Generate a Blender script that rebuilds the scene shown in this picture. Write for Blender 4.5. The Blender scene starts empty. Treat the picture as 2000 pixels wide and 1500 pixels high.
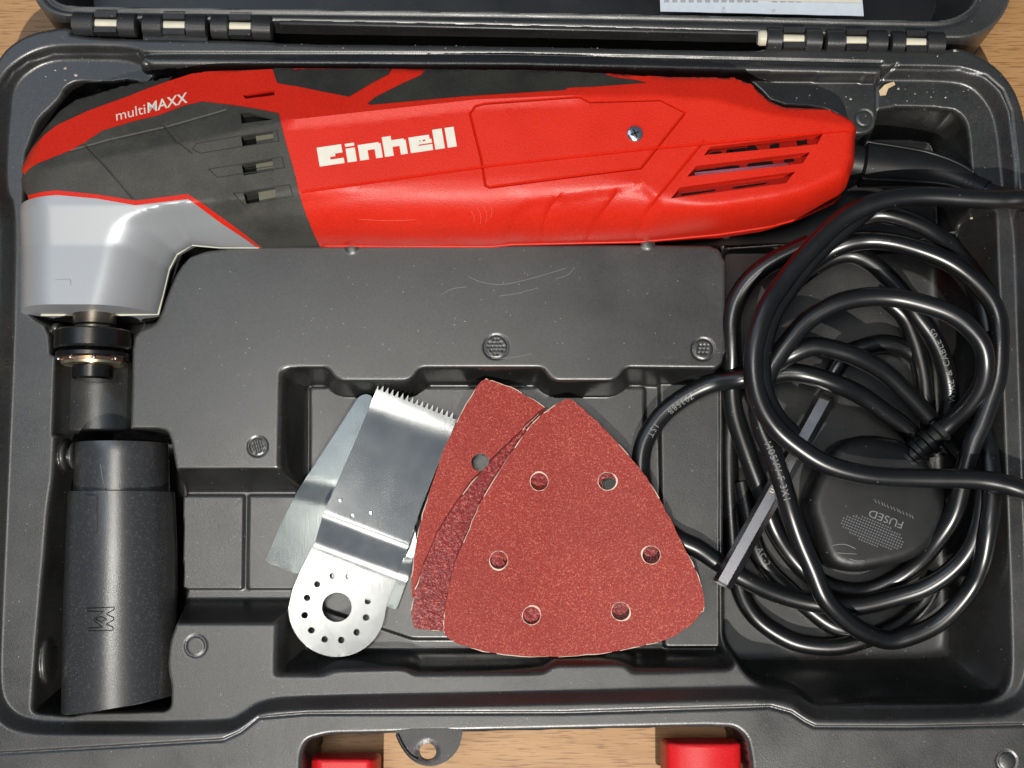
import bpy, math, random
import numpy as np
from mathutils import Vector, Matrix
from mathutils.geometry import delaunay_2d_cdt

random.seed(7); rng = np.random.default_rng(7)
SC = bpy.context.scene
COL = SC.collection
MM = 0.001

# ------------------------------------------------------------------ camera
CAM_D, TILT, PXMM = 480.0, math.radians(6.0), 0.18      # mm to the plateau, pitch, mm per photo pixel there
FWD = np.array([0.0, math.sin(TILT), -math.cos(TILT)])
UPV = np.array([0.0, math.cos(TILT), math.sin(TILT)])
RGT = np.array([1.0, 0.0, 0.0])
CPOS = -FWD * CAM_D
cam = bpy.data.cameras.new('camera'); camo = bpy.data.objects.new('camera', cam); COL.objects.link(camo)
camo.location = Vector(CPOS * MM)
camo.rotation_euler = (TILT, 0.0, 0.0)
cam.sensor_width = 36.0
cam.lens = 36.0 * CAM_D / (2000 * PXMM)
cam.clip_start = 0.01; cam.clip_end = 50.0
cam.dof.use_dof = False
SC.camera = camo

# ------------------------------------------------------------------ light
wd = bpy.data.worlds.new('World'); SC.world = wd; wd.use_nodes = True
bg = wd.node_tree.nodes['Background']
bg.inputs[0].default_value = (0.62, 0.78, 1.0, 1); bg.inputs[1].default_value = 0.16
def lamp(name, kind, loc, energy, color, **kw):
    l = bpy.data.lights.new(name, kind); l.energy = energy; l.color = color
    for k, v in kw.items(): setattr(l, k, v)
    o = bpy.data.objects.new(name, l); COL.objects.link(o); o.location = loc
    o.rotation_euler = (Vector((0, 0, 0)) - Vector(loc)).to_track_quat('-Z', 'Y').to_euler()
    return o
EL = math.radians(57)
lamp('key_lamp', 'POINT', (0.03, -1.9 * math.cos(EL), 1.9 * math.sin(EL)), 182.0, (1.0, 0.955, 0.88), shadow_soft_size=0.014)   # hard lamp beyond the lower edge
lamp('ceiling_lamp', 'AREA', (-0.165, -0.035, 1.1), 3.4, (1.0, 0.965, 0.89), shape='RECTANGLE', size=0.20, size_y=0.34)
lamp('window_light', 'AREA', (-0.75, 0.55, 1.0), 3.0, (0.66, 0.80, 1.0), shape='RECTANGLE', size=0.7, size_y=1.0)
SC.view_settings.view_transform = 'Standard'; SC.view_settings.look = 'None'
SC.view_settings.exposure = -0.2; SC.view_settings.gamma = 1.0
SC.view_settings.use_curve_mapping = False
SC.cycles.use_denoising = True
SC.cycles.max_bounces = 6

# ------------------------------------------------------------------ helpers
def W(px, py, z=0.0):
    """photo pixel -> point (mm) on the level plane z"""
    u = (np.asarray(px, float) - 1000) * PXMM; v = -(np.asarray(py, float) - 750) * PXMM
    dx = u; dy = FWD[1] * CAM_D + UPV[1] * v; dz = FWD[2] * CAM_D + UPV[2] * v
    t = (np.asarray(z, float) - CPOS[2]) / dz
    return np.stack([CPOS[0] + dx * t, CPOS[1] + dy * t], -1)
def WP(pts, z=0.0):
    a = np.array([p[:2] for p in pts], float)
    zz = np.array([p[2] if len(p) > 2 else z for p in pts], float)
    return W(a[:, 0], a[:, 1], zz)
def W3(px, py, z): q = W(px, py, z); return np.array([q[0], q[1], z])
def chaikin(p, n=2, closed=True):
    p = np.asarray(p, float)
    for _ in range(n):
        if closed:
            q = np.roll(p, -1, 0); p = np.stack([.75 * p + .25 * q, .25 * p + .75 * q], 1).reshape(-1, p.shape[1])
        else:
            a, b = p[:-1], p[1:]
            m = np.stack([.75 * a + .25 * b, .25 * a + .75 * b], 1).reshape(-1, p.shape[1])
            p = np.concatenate([p[:1], m, p[-1:]])
    return p
def roundc(p, r, n=5):
    """round every corner of a closed polygon with radius about r"""
    p = np.asarray(p, float); out = []
    for i in range(len(p)):
        a, b, c = p[i - 1], p[i], p[(i + 1) % len(p)]
        la, lc = np.linalg.norm(a - b), np.linalg.norm(c - b)
        k = min(r, la * .45, lc * .45)
        s, e = b + (a - b) / max(la, 1e-9) * k, b + (c - b) / max(lc, 1e-9) * k
        for j in range(n + 1):
            t = j / n; out.append((1 - t) ** 2 * s + 2 * t * (1 - t) * b + t * t * e)
    return np.array(out)
def catmull(p, n=8, closed=False):
    p = np.asarray(p, float); m = len(p); out = []
    for i in range(m if closed else m - 1):
        if closed: a, b, c, d = p[i - 1], p[i], p[(i + 1) % m], p[(i + 2) % m]
        else: a, b, c, d = p[max(i - 1, 0)], p[i], p[i + 1], p[min(i + 2, m - 1)]
        for j in range(n):
            t = j / n
            out.append(.5 * (2 * b + (c - a) * t + (2 * a - 5 * b + 4 * c - d) * t * t + (3 * b - a - 3 * c + d) * t ** 3))
    if not closed: out.append(p[-1])
    return np.array(out)
def resample(p, step, closed=True):
    p = np.asarray(p, float)
    q = np.concatenate([p, p[:1]]) if closed else p
    out = []
    for a, b in zip(q[:-1], q[1:]):
        n = max(1, int(math.ceil(np.linalg.norm(b - a) / step)))
        for j in range(n): out.append(a + (b - a) * j / n)
    if not closed: out.append(q[-1])
    out = np.array(out)
    keep = np.ones(len(out), bool)
    for i in range(1, len(out)):
        if np.linalg.norm(out[i] - out[i - 1]) < 1e-4: keep[i] = False
    if closed and np.linalg.norm(out[0] - out[-1]) < 1e-4: keep[-1] = False
    return out[keep]
def dist_line(p, X, Y, closed=False, signed=False):
    """distance of points to a polyline (signed: positive on its left)"""
    p = np.asarray(p, float); X = np.asarray(X, float); Y = np.asarray(Y, float)
    best = np.full(X.shape, 1e18); sg = np.ones(X.shape)
    n = len(p)
    for i in range(n if closed else n - 1):
        a, b = p[i], p[(i + 1) % n]; e = b - a; l2 = e @ e
        if l2 < 1e-12: continue
        wx, wy = X - a[0], Y - a[1]
        t = np.clip((wx * e[0] + wy * e[1]) / l2, 0, 1)
        d2 = (wx - t * e[0]) ** 2 + (wy - t * e[1]) ** 2
        if signed:
            cr = e[0] * wy - e[1] * wx
            m = d2 < best; sg = np.where(m, np.sign(cr), sg)
        best = np.minimum(best, d2)
    d = np.sqrt(best)
    return d * sg if signed else d
def inside(p, X, Y):
    p = np.asarray(p, float); c = np.zeros(np.shape(X), bool); n = len(p)
    for i in range(n):
        a, b = p[i], p[(i + 1) % n]
        if a[1] == b[1]: continue
        m = ((a[1] > Y) != (b[1] > Y)) & (X < (b[0] - a[0]) * (Y - a[1]) / (b[1] - a[1]) + a[0])
        c ^= m
    return c
def sdf(p, X, Y):
    d = dist_line(p, X, Y, True); return np.where(inside(p, X, Y), -d, d)
def sstep(a, b, x):
    t = np.clip((x - a) / (b - a), 0, 1); return t * t * (3 - 2 * t)

ORG = {}
def thing(name, label, cat, loc_mm=(0, 0, 0), group=None, kind=None):
    o = bpy.data.objects.new(name, None); COL.objects.link(o)
    o.location = Vector(loc_mm) * MM; o.empty_display_size = 0.01
    o['label'] = label
    if cat: o['category'] = cat
    if group: o['group'] = group
    if kind: o['kind'] = kind
    ORG[o.name] = np.array(loc_mm, float)
    return o
def mesh(name, V, F, mats, parent=None, smooth=True, sharp=None, mi=None, loc=None):
    """V in mm world; parent: an object of ours; loc: origin for a top-level mesh"""
    org = ORG[parent.name] if parent is not None else np.array(loc if loc is not None else (0, 0, 0), float)
    V = (np.asarray(V, float).reshape(-1, 3) - org) * MM
    me = bpy.data.meshes.new(name)
    if isinstance(F, np.ndarray):
        k = F.shape[1]
        me.vertices.add(len(V)); me.vertices.foreach_set('co', V.ravel())
        me.loops.add(F.size); me.loops.foreach_set('vertex_index', F.ravel().astype(np.int32))
        me.polygons.add(len(F)); me.polygons.foreach_set('loop_start', np.arange(0, F.size, k, dtype=np.int32))
        me.update(calc_edges=True)
    else:
        me.from_pydata([tuple(v) for v in V], [], [tuple(int(i) for i in f) for f in F]); me.update()
    if not isinstance(mats, (list, tuple)): mats = [mats]
    for m in mats: me.materials.append(m)
    if mi is not None: me.polygons.foreach_set('material_index', np.asarray(mi, np.int32))
    me.polygons.foreach_set('use_smooth', np.full(len(me.polygons), bool(smooth)))
    if sharp is not None and smooth: me.set_sharp_from_angle(angle=math.radians(sharp))
    o = bpy.data.objects.new(name, me); COL.objects.link(o)
    if parent is not None: o.parent = parent
    else: o.location = Vector(org) * MM
    ORG[o.name] = org
    return o
def tag(o, label, cat=None, group=None, kind=None):
    o['label'] = label
    if cat: o['category'] = cat
    if group: o['group'] = group
    if kind: o['kind'] = kind
    return o

def cdt(outline, holes, lines, pts, spacing, inset=(), jitter=.15):
    """conforming triangulation -> (xy, tris) inside outline and outside holes"""
    P, E = [], []
    def loop(l, closed=True):
        s = len(P)
        for q in l: P.append((q[0], q[1]))
        for i in range(len(l) - (0 if closed else 1)): E.append((s + i, s + (i + 1) % len(l)))
    loop(outline)
    for h in holes: loop(h)
    for l in lines: loop(l, False)
    O = np.array(P)
    for q in pts: P.append((q[0], q[1]))
    lo, hi = outline.min(0), outline.max(0)
    gx, gy = np.meshgrid(np.arange(lo[0], hi[0], spacing), np.arange(lo[1], hi[1], spacing * .87))
    gx = gx + (np.arange(gx.shape[0]) % 2)[:, None] * spacing * .5
    gx = gx.ravel() + rng.uniform(-jitter, jitter, gx.size) * spacing; gy = gy.ravel() + rng.uniform(-jitter, jitter, gy.size) * spacing
    ok = sdf(outline, gx, gy) < -spacing * .4 - (max(inset) if len(inset) else 0)
    for h in holes: ok &= sdf(h, gx, gy) > spacing * .35
    for l in lines: ok &= dist_line(l, gx, gy) > spacing * .35
    P += list(zip(gx[ok], gy[ok]))
    if len(inset):
        nx = np.roll(outline, -1, 0) - np.roll(outline, 1, 0); nx /= np.maximum(np.linalg.norm(nx, axis=1), 1e-9)[:, None]
        area = np.sum(outline[:, 0] * np.roll(outline[:, 1], -1) - outline[:, 1] * np.roll(outline[:, 0], -1))
        nr = np.stack([-nx[:, 1], nx[:, 0]], 1) * (1 if area > 0 else -1)
        for k in inset:
            q = outline + nr * k
            s = sdf(outline, q[:, 0], q[:, 1])
            m = np.abs(s + k) < k * .2
            for h in holes: m &= sdf(h, q[:, 0], q[:, 1]) > .15
            for l in lines: m &= dist_line(l, q[:, 0], q[:, 1]) > .15
            P += [tuple(v) for v in q[m]]
    V, _, F, *_ = delaunay_2d_cdt([Vector(p) for p in P], E, [], 0, 1e-5, False)
    V = np.array([(v[0], v[1]) for v in V]); F = np.array([f for f in F if len(f) == 3])
    c = V[F].mean(1)
    ok = inside(outline, c[:, 0], c[:, 1])
    for h in holes: ok &= ~inside(h, c[:, 0], c[:, 1])
    F = F[ok]
    a, b, d = V[F[:, 0]], V[F[:, 1]], V[F[:, 2]]
    ar = (b[:, 0] - a[:, 0]) * (d[:, 1] - a[:, 1]) - (b[:, 1] - a[:, 1]) * (d[:, 0] - a[:, 0])
    F[ar < 0] = F[ar < 0][:, ::-1]
    F = F[np.abs(ar) > 1e-9]
    used = np.unique(F); rm = np.full(len(V), -1); rm[used] = np.arange(len(used))
    return V[used], rm[F]
def shell(name, outline, hf, mats, parent, spacing=1.2, thick=2.0, holes=(), lines=(), pts=(), inset=(), bottom=True,
          mirror=None, seg=None, sharp=35, jitter=.15, loc=None, base=None, edge_mi=0, sk=None):
    """sheet whose top follows hf(x,y), with skirts of depth thick (or to the level base), a bottom or a mirrored lower half"""
    seg = seg or spacing
    outline = resample(outline, seg); holes = [resample(h, seg) for h in holes]
    lines = [resample(l, seg, False) for l in lines]
    V, F = cdt(outline, holes, lines, pts, spacing, inset, jitter)
    Z = hf(V[:, 0], V[:, 1]); n = len(V)
    top = np.column_stack([V, Z])
    ed = {}
    for t in F:
        for i in range(3):
            a, b = t[i], t[(i + 1) % 3]
            ed[(a, b)] = 1
    bd = [(a, b) for (a, b) in ed if (b, a) not in ed]
    if mirror is not None:
        bot = np.column_stack([V, np.minimum(2 * mirror - Z, Z - .01)])
    elif base is not None: bot = np.column_stack([V, np.full(n, base)])
    else: bot = np.column_stack([V, Z - thick])
    VV = np.concatenate([top, bot]); FF = [tuple(t) for t in F]; MI = [0] * len(FF)
    for a, b in bd: FF.append((b, a, a + n, b + n)); MI.append(edge_mi)
    if bottom:
        FF += [(t[2] + n, t[1] + n, t[0] + n) for t in F]; MI += [edge_mi] * len(F)
    return mesh(name, VV, FF, mats, parent, True, sharp, MI, loc)

def lathe(prof, axis_o, axis_d, n=40, cap=True):
    """prof: (t along axis, r) list"""
    d = np.array(axis_d, float); d /= np.linalg.norm(d)
    a = np.cross(d, (0, 0, 1)); 
    if np.linalg.norm(a) < 1e-6: a = np.array([1.0, 0, 0])
    a /= np.linalg.norm(a); b = np.cross(d, a)
    V, F = [], []
    for t, r in prof:
        for i in range(n):
            w = 2 * math.pi * i / n
            V.append(np.array(axis_o) + d * t + r * (a * math.cos(w) + b * math.sin(w)))
    for k in range(len(prof) - 1):
        for i in range(n):
            j = (i + 1) % n; F.append((k * n + i, k * n + j, (k + 1) * n + j, (k + 1) * n + i))
    if cap:
        F.append(tuple(range(n))[::-1]); F.append(tuple(range((len(prof) - 1) * n, len(prof) * n)))
    return V, F
def frames(C):
    T = np.gradient(C, axis=0); T /= np.maximum(np.linalg.norm(T, axis=1), 1e-9)[:, None]
    up = np.array([0, 0, 1.0]); N = up - T * (T @ up)[:, None]; N /= np.maximum(np.linalg.norm(N, axis=1), 1e-9)[:, None]
    B = np.cross(T, N)
    return T, N, B
def tube(C, r, n=16, caps=True):
    C = np.asarray(C, float); T, N, B = frames(C); m = len(C)
    rr = np.full(m, r) if np.isscalar(r) else np.asarray(r, float)
    w = np.linspace(0, 2 * math.pi, n, endpoint=False)
    V = (C[:, None, :] + rr[:, None, None] * (np.cos(w)[None, :, None] * N[:, None, :] + np.sin(w)[None, :, None] * B[:, None, :])).reshape(-1, 3)
    F = []
    for k in range(m - 1):
        for i in range(n):
            j = (i + 1) % n; F.append((k * n + i, (k + 1) * n + i, (k + 1) * n + j, k * n + j))
    if caps: F.append(tuple(range(n))); F.append(tuple(range((m - 1) * n, m * n))[::-1])
    return V, F
def box(lo, hi):
    x0, y0, z0 = lo; x1, y1, z1 = hi
    V = [(x0, y0, z0), (x1, y0, z0), (x1, y1, z0), (x0, y1, z0), (x0, y0, z1), (x1, y0, z1), (x1, y1, z1), (x0, y1, z1)]
    F = [(3, 2, 1, 0), (4, 5, 6, 7), (0, 1, 5, 4), (1, 2, 6, 5), (2, 3, 7, 6), (3, 0, 4, 7)]
    return V, F
def join(parts):
    V, F = [], []
    for v, f in parts:
        s = len(V); V += [tuple(q) for q in v]; F += [tuple(i + s for i in g) for g in f]
    return V, F
def bevelled(o, w, seg=3):
    m = o.modifiers.new('bevel', 'BEVEL'); m.width = w * MM; m.segments = seg; m.limit_method = 'ANGLE'; m.angle_limit = math.radians(40)
    return o
def circle(c, r, n=24): 
    w = np.linspace(0, 2 * math.pi, n, endpoint=False); return np.column_stack([c[0] + r * np.cos(w), c[1] + r * np.sin(w)])
def glyphs(text, size=1.0, shear=0.0, offset=0.0, spacing=1.0, sub=0):
    """text -> 2-D vertices and faces, baseline at y = 0 from x = 0"""
    cu = bpy.data.curves.new('lettering', 'FONT'); cu.body = text; cu.size = size; cu.shear = shear; cu.offset = offset; cu.space_character = spacing
    cu.resolution_u = 3; cu.fill_mode = 'FRONT'
    o = bpy.data.objects.new('lettering', cu); COL.objects.link(o)
    dg = bpy.context.evaluated_depsgraph_get(); me = bpy.data.meshes.new_from_object(o.evaluated_get(dg))
    V = np.array([(v.co.x, v.co.y) for v in me.vertices]); F = [tuple(p.vertices) for p in me.polygons]
    bpy.data.objects.remove(o); bpy.data.curves.remove(cu); bpy.data.meshes.remove(me)
    return V, F

# ------------------------------------------------------------------ materials
def new_mat(name):
    m = bpy.data.materials.new(name); m.use_nodes = True
    nt = m.node_tree; return m, nt, nt.nodes['Principled BSDF']
def N(nt, t, **kw):
    n = nt.nodes.new(t)
    for k, v in kw.items():
        if k in n.inputs: n.inputs[k].default_value = v
        else: setattr(n, k, v)
    return n
def ramp(nt, fac, stops):
    r = nt.nodes.new('ShaderNodeValToRGB'); e = r.color_ramp.elements
    while len(e) < len(stops): e.new(.5)
    for k, (p, c) in zip(e, stops): k.position = p; k.color = (c, c, c, 1) if np.isscalar(c) else (*c, 1)
    nt.links.new(fac, r.inputs[0]); return r.outputs[0]
def mixc(nt, fac, a, b):
    m = nt.nodes.new('ShaderNodeMix'); m.data_type = 'RGBA'
    for s, v in ((6, a), (7, b)):
        if isinstance(v, tuple): m.inputs[s].default_value = (*v, 1)
        else: nt.links.new(v, m.inputs[s])
    if isinstance(fac, (int, float)): m.inputs[0].default_value = fac
    else: nt.links.new(fac, m.inputs[0])
    return m.outputs[2]
def plastic(name, col, rough=.45, grain=.12, gscale=2600, dust=0.0, dust_col=(.45, .42, .38), spec=.5, mottle=.25, gdist=.00012, coat=0.0, rvar=.08, smudge=0.0, gvar=.22, gcs=1500, wear=0.0):
    m, nt, b = new_mat(name); L = nt.links.new
    tc = nt.nodes.new('ShaderNodeTexCoord').outputs['Object']
    n1 = N(nt, 'ShaderNodeTexNoise', Scale=45.0, Detail=5.0, Roughness=.6); L(tc, n1.inputs[0])
    lo = tuple(c * (1 - mottle) for c in col); hi = tuple(c * (1 + mottle) for c in col)
    c = mixc(nt, ramp(nt, n1.outputs[0], [(.3, 0.0), (.7, 1.0)]), lo, hi)
    n4 = N(nt, 'ShaderNodeTexNoise', Scale=float(gcs), Detail=3.0, Roughness=.7); L(tc, n4.inputs[0])
    mg = nt.nodes.new('ShaderNodeMix'); mg.data_type = 'RGBA'; mg.blend_type = 'MULTIPLY'; mg.inputs[0].default_value = 1.0
    L(c, mg.inputs[6]); L(ramp(nt, n4.outputs[0], [(.3, 1 - gvar), (.7, 1 + gvar)]), mg.inputs[7]); c = mg.outputs[2]
    if smudge:
        n3 = N(nt, 'ShaderNodeTexNoise', Scale=28.0, Detail=7.0, Roughness=.68); L(tc, n3.inputs[0])
        c = mixc(nt, ramp(nt, n3.outputs[0], [(.52, 0.0), (.72, smudge)]), c, dust_col)
    if dust:
        v = N(nt, 'ShaderNodeTexVoronoi', Scale=330.0); L(tc, v.inputs[0])
        sx = N(nt, 'ShaderNodeSeparateColor'); L(v.outputs['Color'], sx.inputs[0])
        near = ramp(nt, v.outputs['Distance'], [(.03, .8), (.085, 0.0)])
        some = ramp(nt, sx.outputs[0], [(1 - dust, 0.0), (1 - dust + .02, 1.0)])
        mu = N(nt, 'ShaderNodeMath', operation='MULTIPLY'); L(near, mu.inputs[0]); L(some, mu.inputs[1])
        c = mixc(nt, mu.outputs[0], c, dust_col)
        v2 = N(nt, 'ShaderNodeTexVoronoi', Scale=900.0); L(tc, v2.inputs[0])
        s2 = N(nt, 'ShaderNodeSeparateColor'); L(v2.outputs['Color'], s2.inputs[0])
        near2 = ramp(nt, v2.outputs['Distance'], [(.16, .8), (.26, 0.0)])
        some2 = ramp(nt, s2.outputs[1], [(1 - dust * .8, 0.0), (1 - dust * .8 + .02, 1.0)])
        mu2 = N(nt, 'ShaderNodeMath', operation='MULTIPLY'); L(near2, mu2.inputs[0]); L(some2, mu2.inputs[1])
        c = mixc(nt, mu2.outputs[0], c, tuple(q * .6 for q in dust_col))
    if wear:
        ge = nt.nodes.new('ShaderNodeNewGeometry').outputs['Pointiness']
        c = mixc(nt, ramp(nt, ge, [(.515, 0.0), (.58, wear)]), c, (.16, .16, .155))
    L(c, b.inputs['Base Color'])
    n2 = N(nt, 'ShaderNodeTexNoise', Scale=float(gscale), Detail=2.0, Roughness=.5); L(tc, n2.inputs[0])
    bp = N(nt, 'ShaderNodeBump', Strength=grain, Distance=gdist); L(n2.outputs[0], bp.inputs['Height']); L(bp.outputs[0], b.inputs['Normal'])
    L(ramp(nt, n1.outputs[0], [(.25, max(rough - rvar, .05)), (.75, min(rough + rvar, 1))]), b.inputs['Roughness'])
    b.inputs['Specular IOR Level'].default_value = spec
    if coat: b.inputs['Coat Weight'].default_value = coat; b.inputs['Coat Roughness'].default_value = .2
    return m
def metal(name, col, rough=.25, scratch=.0, metallic=1.0, blot=.1, rv=.06):
    m, nt, b = new_mat(name); L = nt.links.new
    tc = nt.nodes.new('ShaderNodeTexCoord').outputs['Object']
    n1 = N(nt, 'ShaderNodeTexNoise', Scale=120.0, Detail=6.0, Roughness=.65); L(tc, n1.inputs[0])
    L(mixc(nt, ramp(nt, n1.outputs[0], [(.4, 0.0), (.75, 1.0)]), col, tuple(c * (1 - blot) for c in col)), b.inputs['Base Color'])
    b.inputs['Metallic'].default_value = metallic
    L(ramp(nt, n1.outputs[0], [(.3, max(rough - rv, .03)), (.7, rough + rv)]), b.inputs['Roughness'])
    if scratch:
        mp = N(nt, 'ShaderNodeMapping'); mp.inputs['Rotation'].default_value = (0, 0, .4); mp.inputs['Scale'].default_value = (1.0, .06, 1.0); L(tc, mp.inputs[0])
        n2 = N(nt, 'ShaderNodeTexNoise', Scale=1800.0, Detail=3.0); L(mp.outputs[0], n2.inputs[0])
        bp = N(nt, 'ShaderNodeBump', Strength=scratch, Distance=.00005); L(n2.outputs[0], bp.inputs['Height']); L(bp.outputs[0], b.inputs['Normal'])
    return m
def flat(name, col, rough=.5, spec=.4, metallic=0.0):
    m, nt, b = new_mat(name); b.inputs['Base Color'].default_value = (*col, 1); b.inputs['Roughness'].default_value = rough
    tc = nt.nodes.new('ShaderNodeTexCoord').outputs['Object']
    n1 = N(nt, 'ShaderNodeTexNoise', Scale=300.0, Detail=4.0); nt.links.new(tc, n1.inputs[0])
    nt.links.new(mixc(nt, n1.outputs[0], tuple(c * .88 for c in col), tuple(min(1, c * 1.12) for c in col)), b.inputs['Base Color'])
    b.inputs['Specular IOR Level'].default_value = spec; b.inputs['Metallic'].default_value = metallic
    return m
def sandpaper(name, dark, mid, lite, scale, gloss, bump):
    m, nt, b = new_mat(name); L = nt.links.new
    tc = nt.nodes.new('ShaderNodeTexCoord').outputs['Object']
    v = N(nt, 'ShaderNodeTexVoronoi', Scale=float(scale)); L(tc, v.inputs[0])
    sx = N(nt, 'ShaderNodeSeparateColor'); L(v.outputs['Color'], sx.inputs[0])
    n1 = N(nt, 'ShaderNodeTexNoise', Scale=scale * .45, Detail=4.0, Roughness=.7); L(tc, n1.inputs[0])
    big = N(nt, 'ShaderNodeTexNoise', Scale=22.0, Detail=4.0, Roughness=.6); L(tc, big.inputs[0])
    c1 = mixc(nt, ramp(nt, n1.outputs[0], [(.3, 0.0), (.7, 1.0)]), dark, mid)
    c2 = mixc(nt, ramp(nt, sx.outputs[0], [(.72, 0.0), (.99, .8)]), c1, lite)
    c3 = mixc(nt, ramp(nt, big.outputs[0], [(.32, .45), (.68, 0.0)]), c2, dark)
    L(c3, b.inputs['Base Color'])
    ad = N(nt, 'ShaderNodeMath', operation='ADD'); L(sx.outputs[1], ad.inputs[0]); L(n1.outputs[0], ad.inputs[1])
    bp = N(nt, 'ShaderNodeBump', Strength=bump, Distance=.0003); L(ad.outputs[0], bp.inputs['Height']); L(bp.outputs[0], b.inputs['Normal'])
    b.inputs['Roughness'].default_value = gloss; b.inputs['Specular IOR Level'].default_value = .5
    return m
def wood(name):
    m, nt, b = new_mat(name); L = nt.links.new
    tc = nt.nodes.new('ShaderNodeTexCoord').outputs['Object']
    mp = N(nt, 'ShaderNodeMapping'); mp.inputs['Rotation'].default_value = (0, 0, -.06); mp.inputs['Scale'].default_value = (1.0, 7.0, 1.0); L(tc, mp.inputs[0])
    n1 = N(nt, 'ShaderNodeTexNoise', Scale=9.0, Detail=8.0, Roughness=.6, Distortion=.6); L(mp.outputs[0], n1.inputs[0])
    mp2 = N(nt, 'ShaderNodeMapping'); mp2.inputs['Rotation'].default_value = (0, 0, -.09); mp2.inputs['Scale'].default_value = (1.0, 16.0, 1.0); L(tc, mp2.inputs[0])
    n2 = N(nt, 'ShaderNodeTexNoise', Scale=30.0, Detail=4.0, Roughness=.55); L(mp2.outputs[0], n2.inputs[0])
    n3 = N(nt, 'ShaderNodeTexNoise', Scale=95.0, Detail=3.0, Roughness=.6); L(mp2.outputs[0], n3.inputs[0])
    c = mixc(nt, ramp(nt, n1.outputs[0], [(.3, 0.0), (.7, 1.0)]), (.34, .18, .068), (.46, .26, .11))
    c = mixc(nt, ramp(nt, n2.outputs[0], [(.45, 0.0), (.75, .5)]), c, (.52, .32, .15))
    c = mixc(nt, ramp(nt, n3.outputs[0], [(.53, 0.0), (.63, .75)]), c, (.20, .09, .03))
    L(c, b.inputs['Base Color']); b.inputs['Roughness'].default_value = .42
    bp = N(nt, 'ShaderNodeBump', Strength=.15, Distance=.0003); L(n3.outputs[0], bp.inputs['Height']); L(bp.outputs[0], b.inputs['Normal'])
    return m
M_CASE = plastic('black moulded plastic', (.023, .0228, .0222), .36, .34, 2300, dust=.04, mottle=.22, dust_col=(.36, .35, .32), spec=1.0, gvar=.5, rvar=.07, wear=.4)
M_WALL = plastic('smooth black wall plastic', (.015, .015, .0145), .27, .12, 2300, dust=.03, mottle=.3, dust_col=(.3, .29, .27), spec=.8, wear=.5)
M_CASE2 = plastic('black hinge plastic', (.024, .024, .025), .36, .3, 2300, dust=.07, mottle=.3, dust_col=(.34, .33, .30))
M_RED = plastic('red tool plastic', (.60, .0185, .006), .40, .5, 1900, mottle=.05, spec=.30, gvar=.22, gcs=2000)
M_REDL = plastic('red latch plastic', (.62, .010, .014), .4, .10, 1800, mottle=.08, dust=.02)
M_RUB = plastic('charcoal rubber', (.048, .0465, .040), .58, .45, 3000, dust=.03, mottle=.35, smudge=.3, dust_col=(.16, .148, .12), spec=.4)
M_RUB2 = plastic('shade-toned grip rubber', (.027, .026, .022), .62, .45, 3000, dust=.03, mottle=.35, smudge=.25, dust_col=(.11, .10, .08), spec=.35)  # charcoal rubber again, darkened for the weaker light on the upper side
M_SILV = None
M_CORD = plastic('black cord rubber', (.0042, .0043, .0047), .31, .12, 3200, dust=.03, mottle=.25, gdist=.00006, spec=.8, dust_col=(.25, .24, .23), rvar=.06)
M_PLUG = plastic('black plug rubber', (.0075, .0075, .008), .42, .3, 3200, dust=.02, mottle=.3)
M_DARKM = metal('oily dark steel', (.30, .26, .21), .33, .2, blot=.5)
M_BLACKM = metal('blackened steel', (.115, .108, .10), .27, .1, blot=.4)
M_COPPER = metal('copper washer', (.75, .42, .25), .28, .1)
M_BRASS = metal('pale brass ring', (.70, .62, .42), .35, .1)
M_STEEL = metal('bright blade steel', (.74, .75, .74), .19, .12, blot=.04, rv=.02)
M_STEEL2 = metal('matt blade steel', (.54, .58, .56), .20, .12, blot=.05, rv=.02)
M_HEX = metal('worn hex steel', (.70, .67, .68), .28, .2, blot=.4)
M_FAINT = flat('worn moulded mark', (.065, .065, .067), .35)
M_SCREW = metal('screw steel', (.72, .74, .78), .25, .1)
M_WHITE = flat('printed cream lettering', (.70, .675, .59), .5)
M_PAPER = flat('manual paper', (.50, .55, .62), .7)
M_INK = flat('grey print', (.30, .31, .33), .7)
M_PIN = flat('cream hinge pin', (.62, .58, .46), .35)
M_DARK = flat('dark inside', (.008, .008, .008), .8)
M_OLIVE = flat('inner motor cover', (.13, .125, .09), .5)
M_MARK = flat('pale emboss', (.20, .205, .21), .35)
M_MARKD = flat('dark engraving', (.006, .006, .006), .4)
M_WOOD = wood('oak veneer')
M_EDGE = flat('torn paper edge', (.74, .60, .47), .85)
M_SAND1 = sandpaper('fine red sandpaper', (.25, .014, .010), (.45, .038, .022), (.72, .20, .13), 3000, .45, .9)
M_SAND2 = sandpaper('coarse red sandpaper', (.15, .007, .008), (.30, .018, .017), (.60, .12, .10), 1500, .26, 1.0)
def silver():
    m, nt, b = new_mat('silver painted plastic'); L = nt.links.new
    tc = nt.nodes.new('ShaderNodeTexCoord').outputs['Object']
    n1 = N(nt, 'ShaderNodeTexNoise', Scale=6000.0, Detail=1.0); L(tc, n1.inputs[0])
    L(mixc(nt, n1.outputs[0], (.36, .375, .395), (.43, .445, .465)), b.inputs['Base Color'])
    b.inputs['Metallic'].default_value = .4; b.inputs['Roughness'].default_value = .42
    bp = N(nt, 'ShaderNodeBump', Strength=.06, Distance=.0001); L(n1.outputs[0], bp.inputs['Height']); L(bp.outputs[0], b.inputs['Normal'])
    return m
M_SILV = silver()
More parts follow.
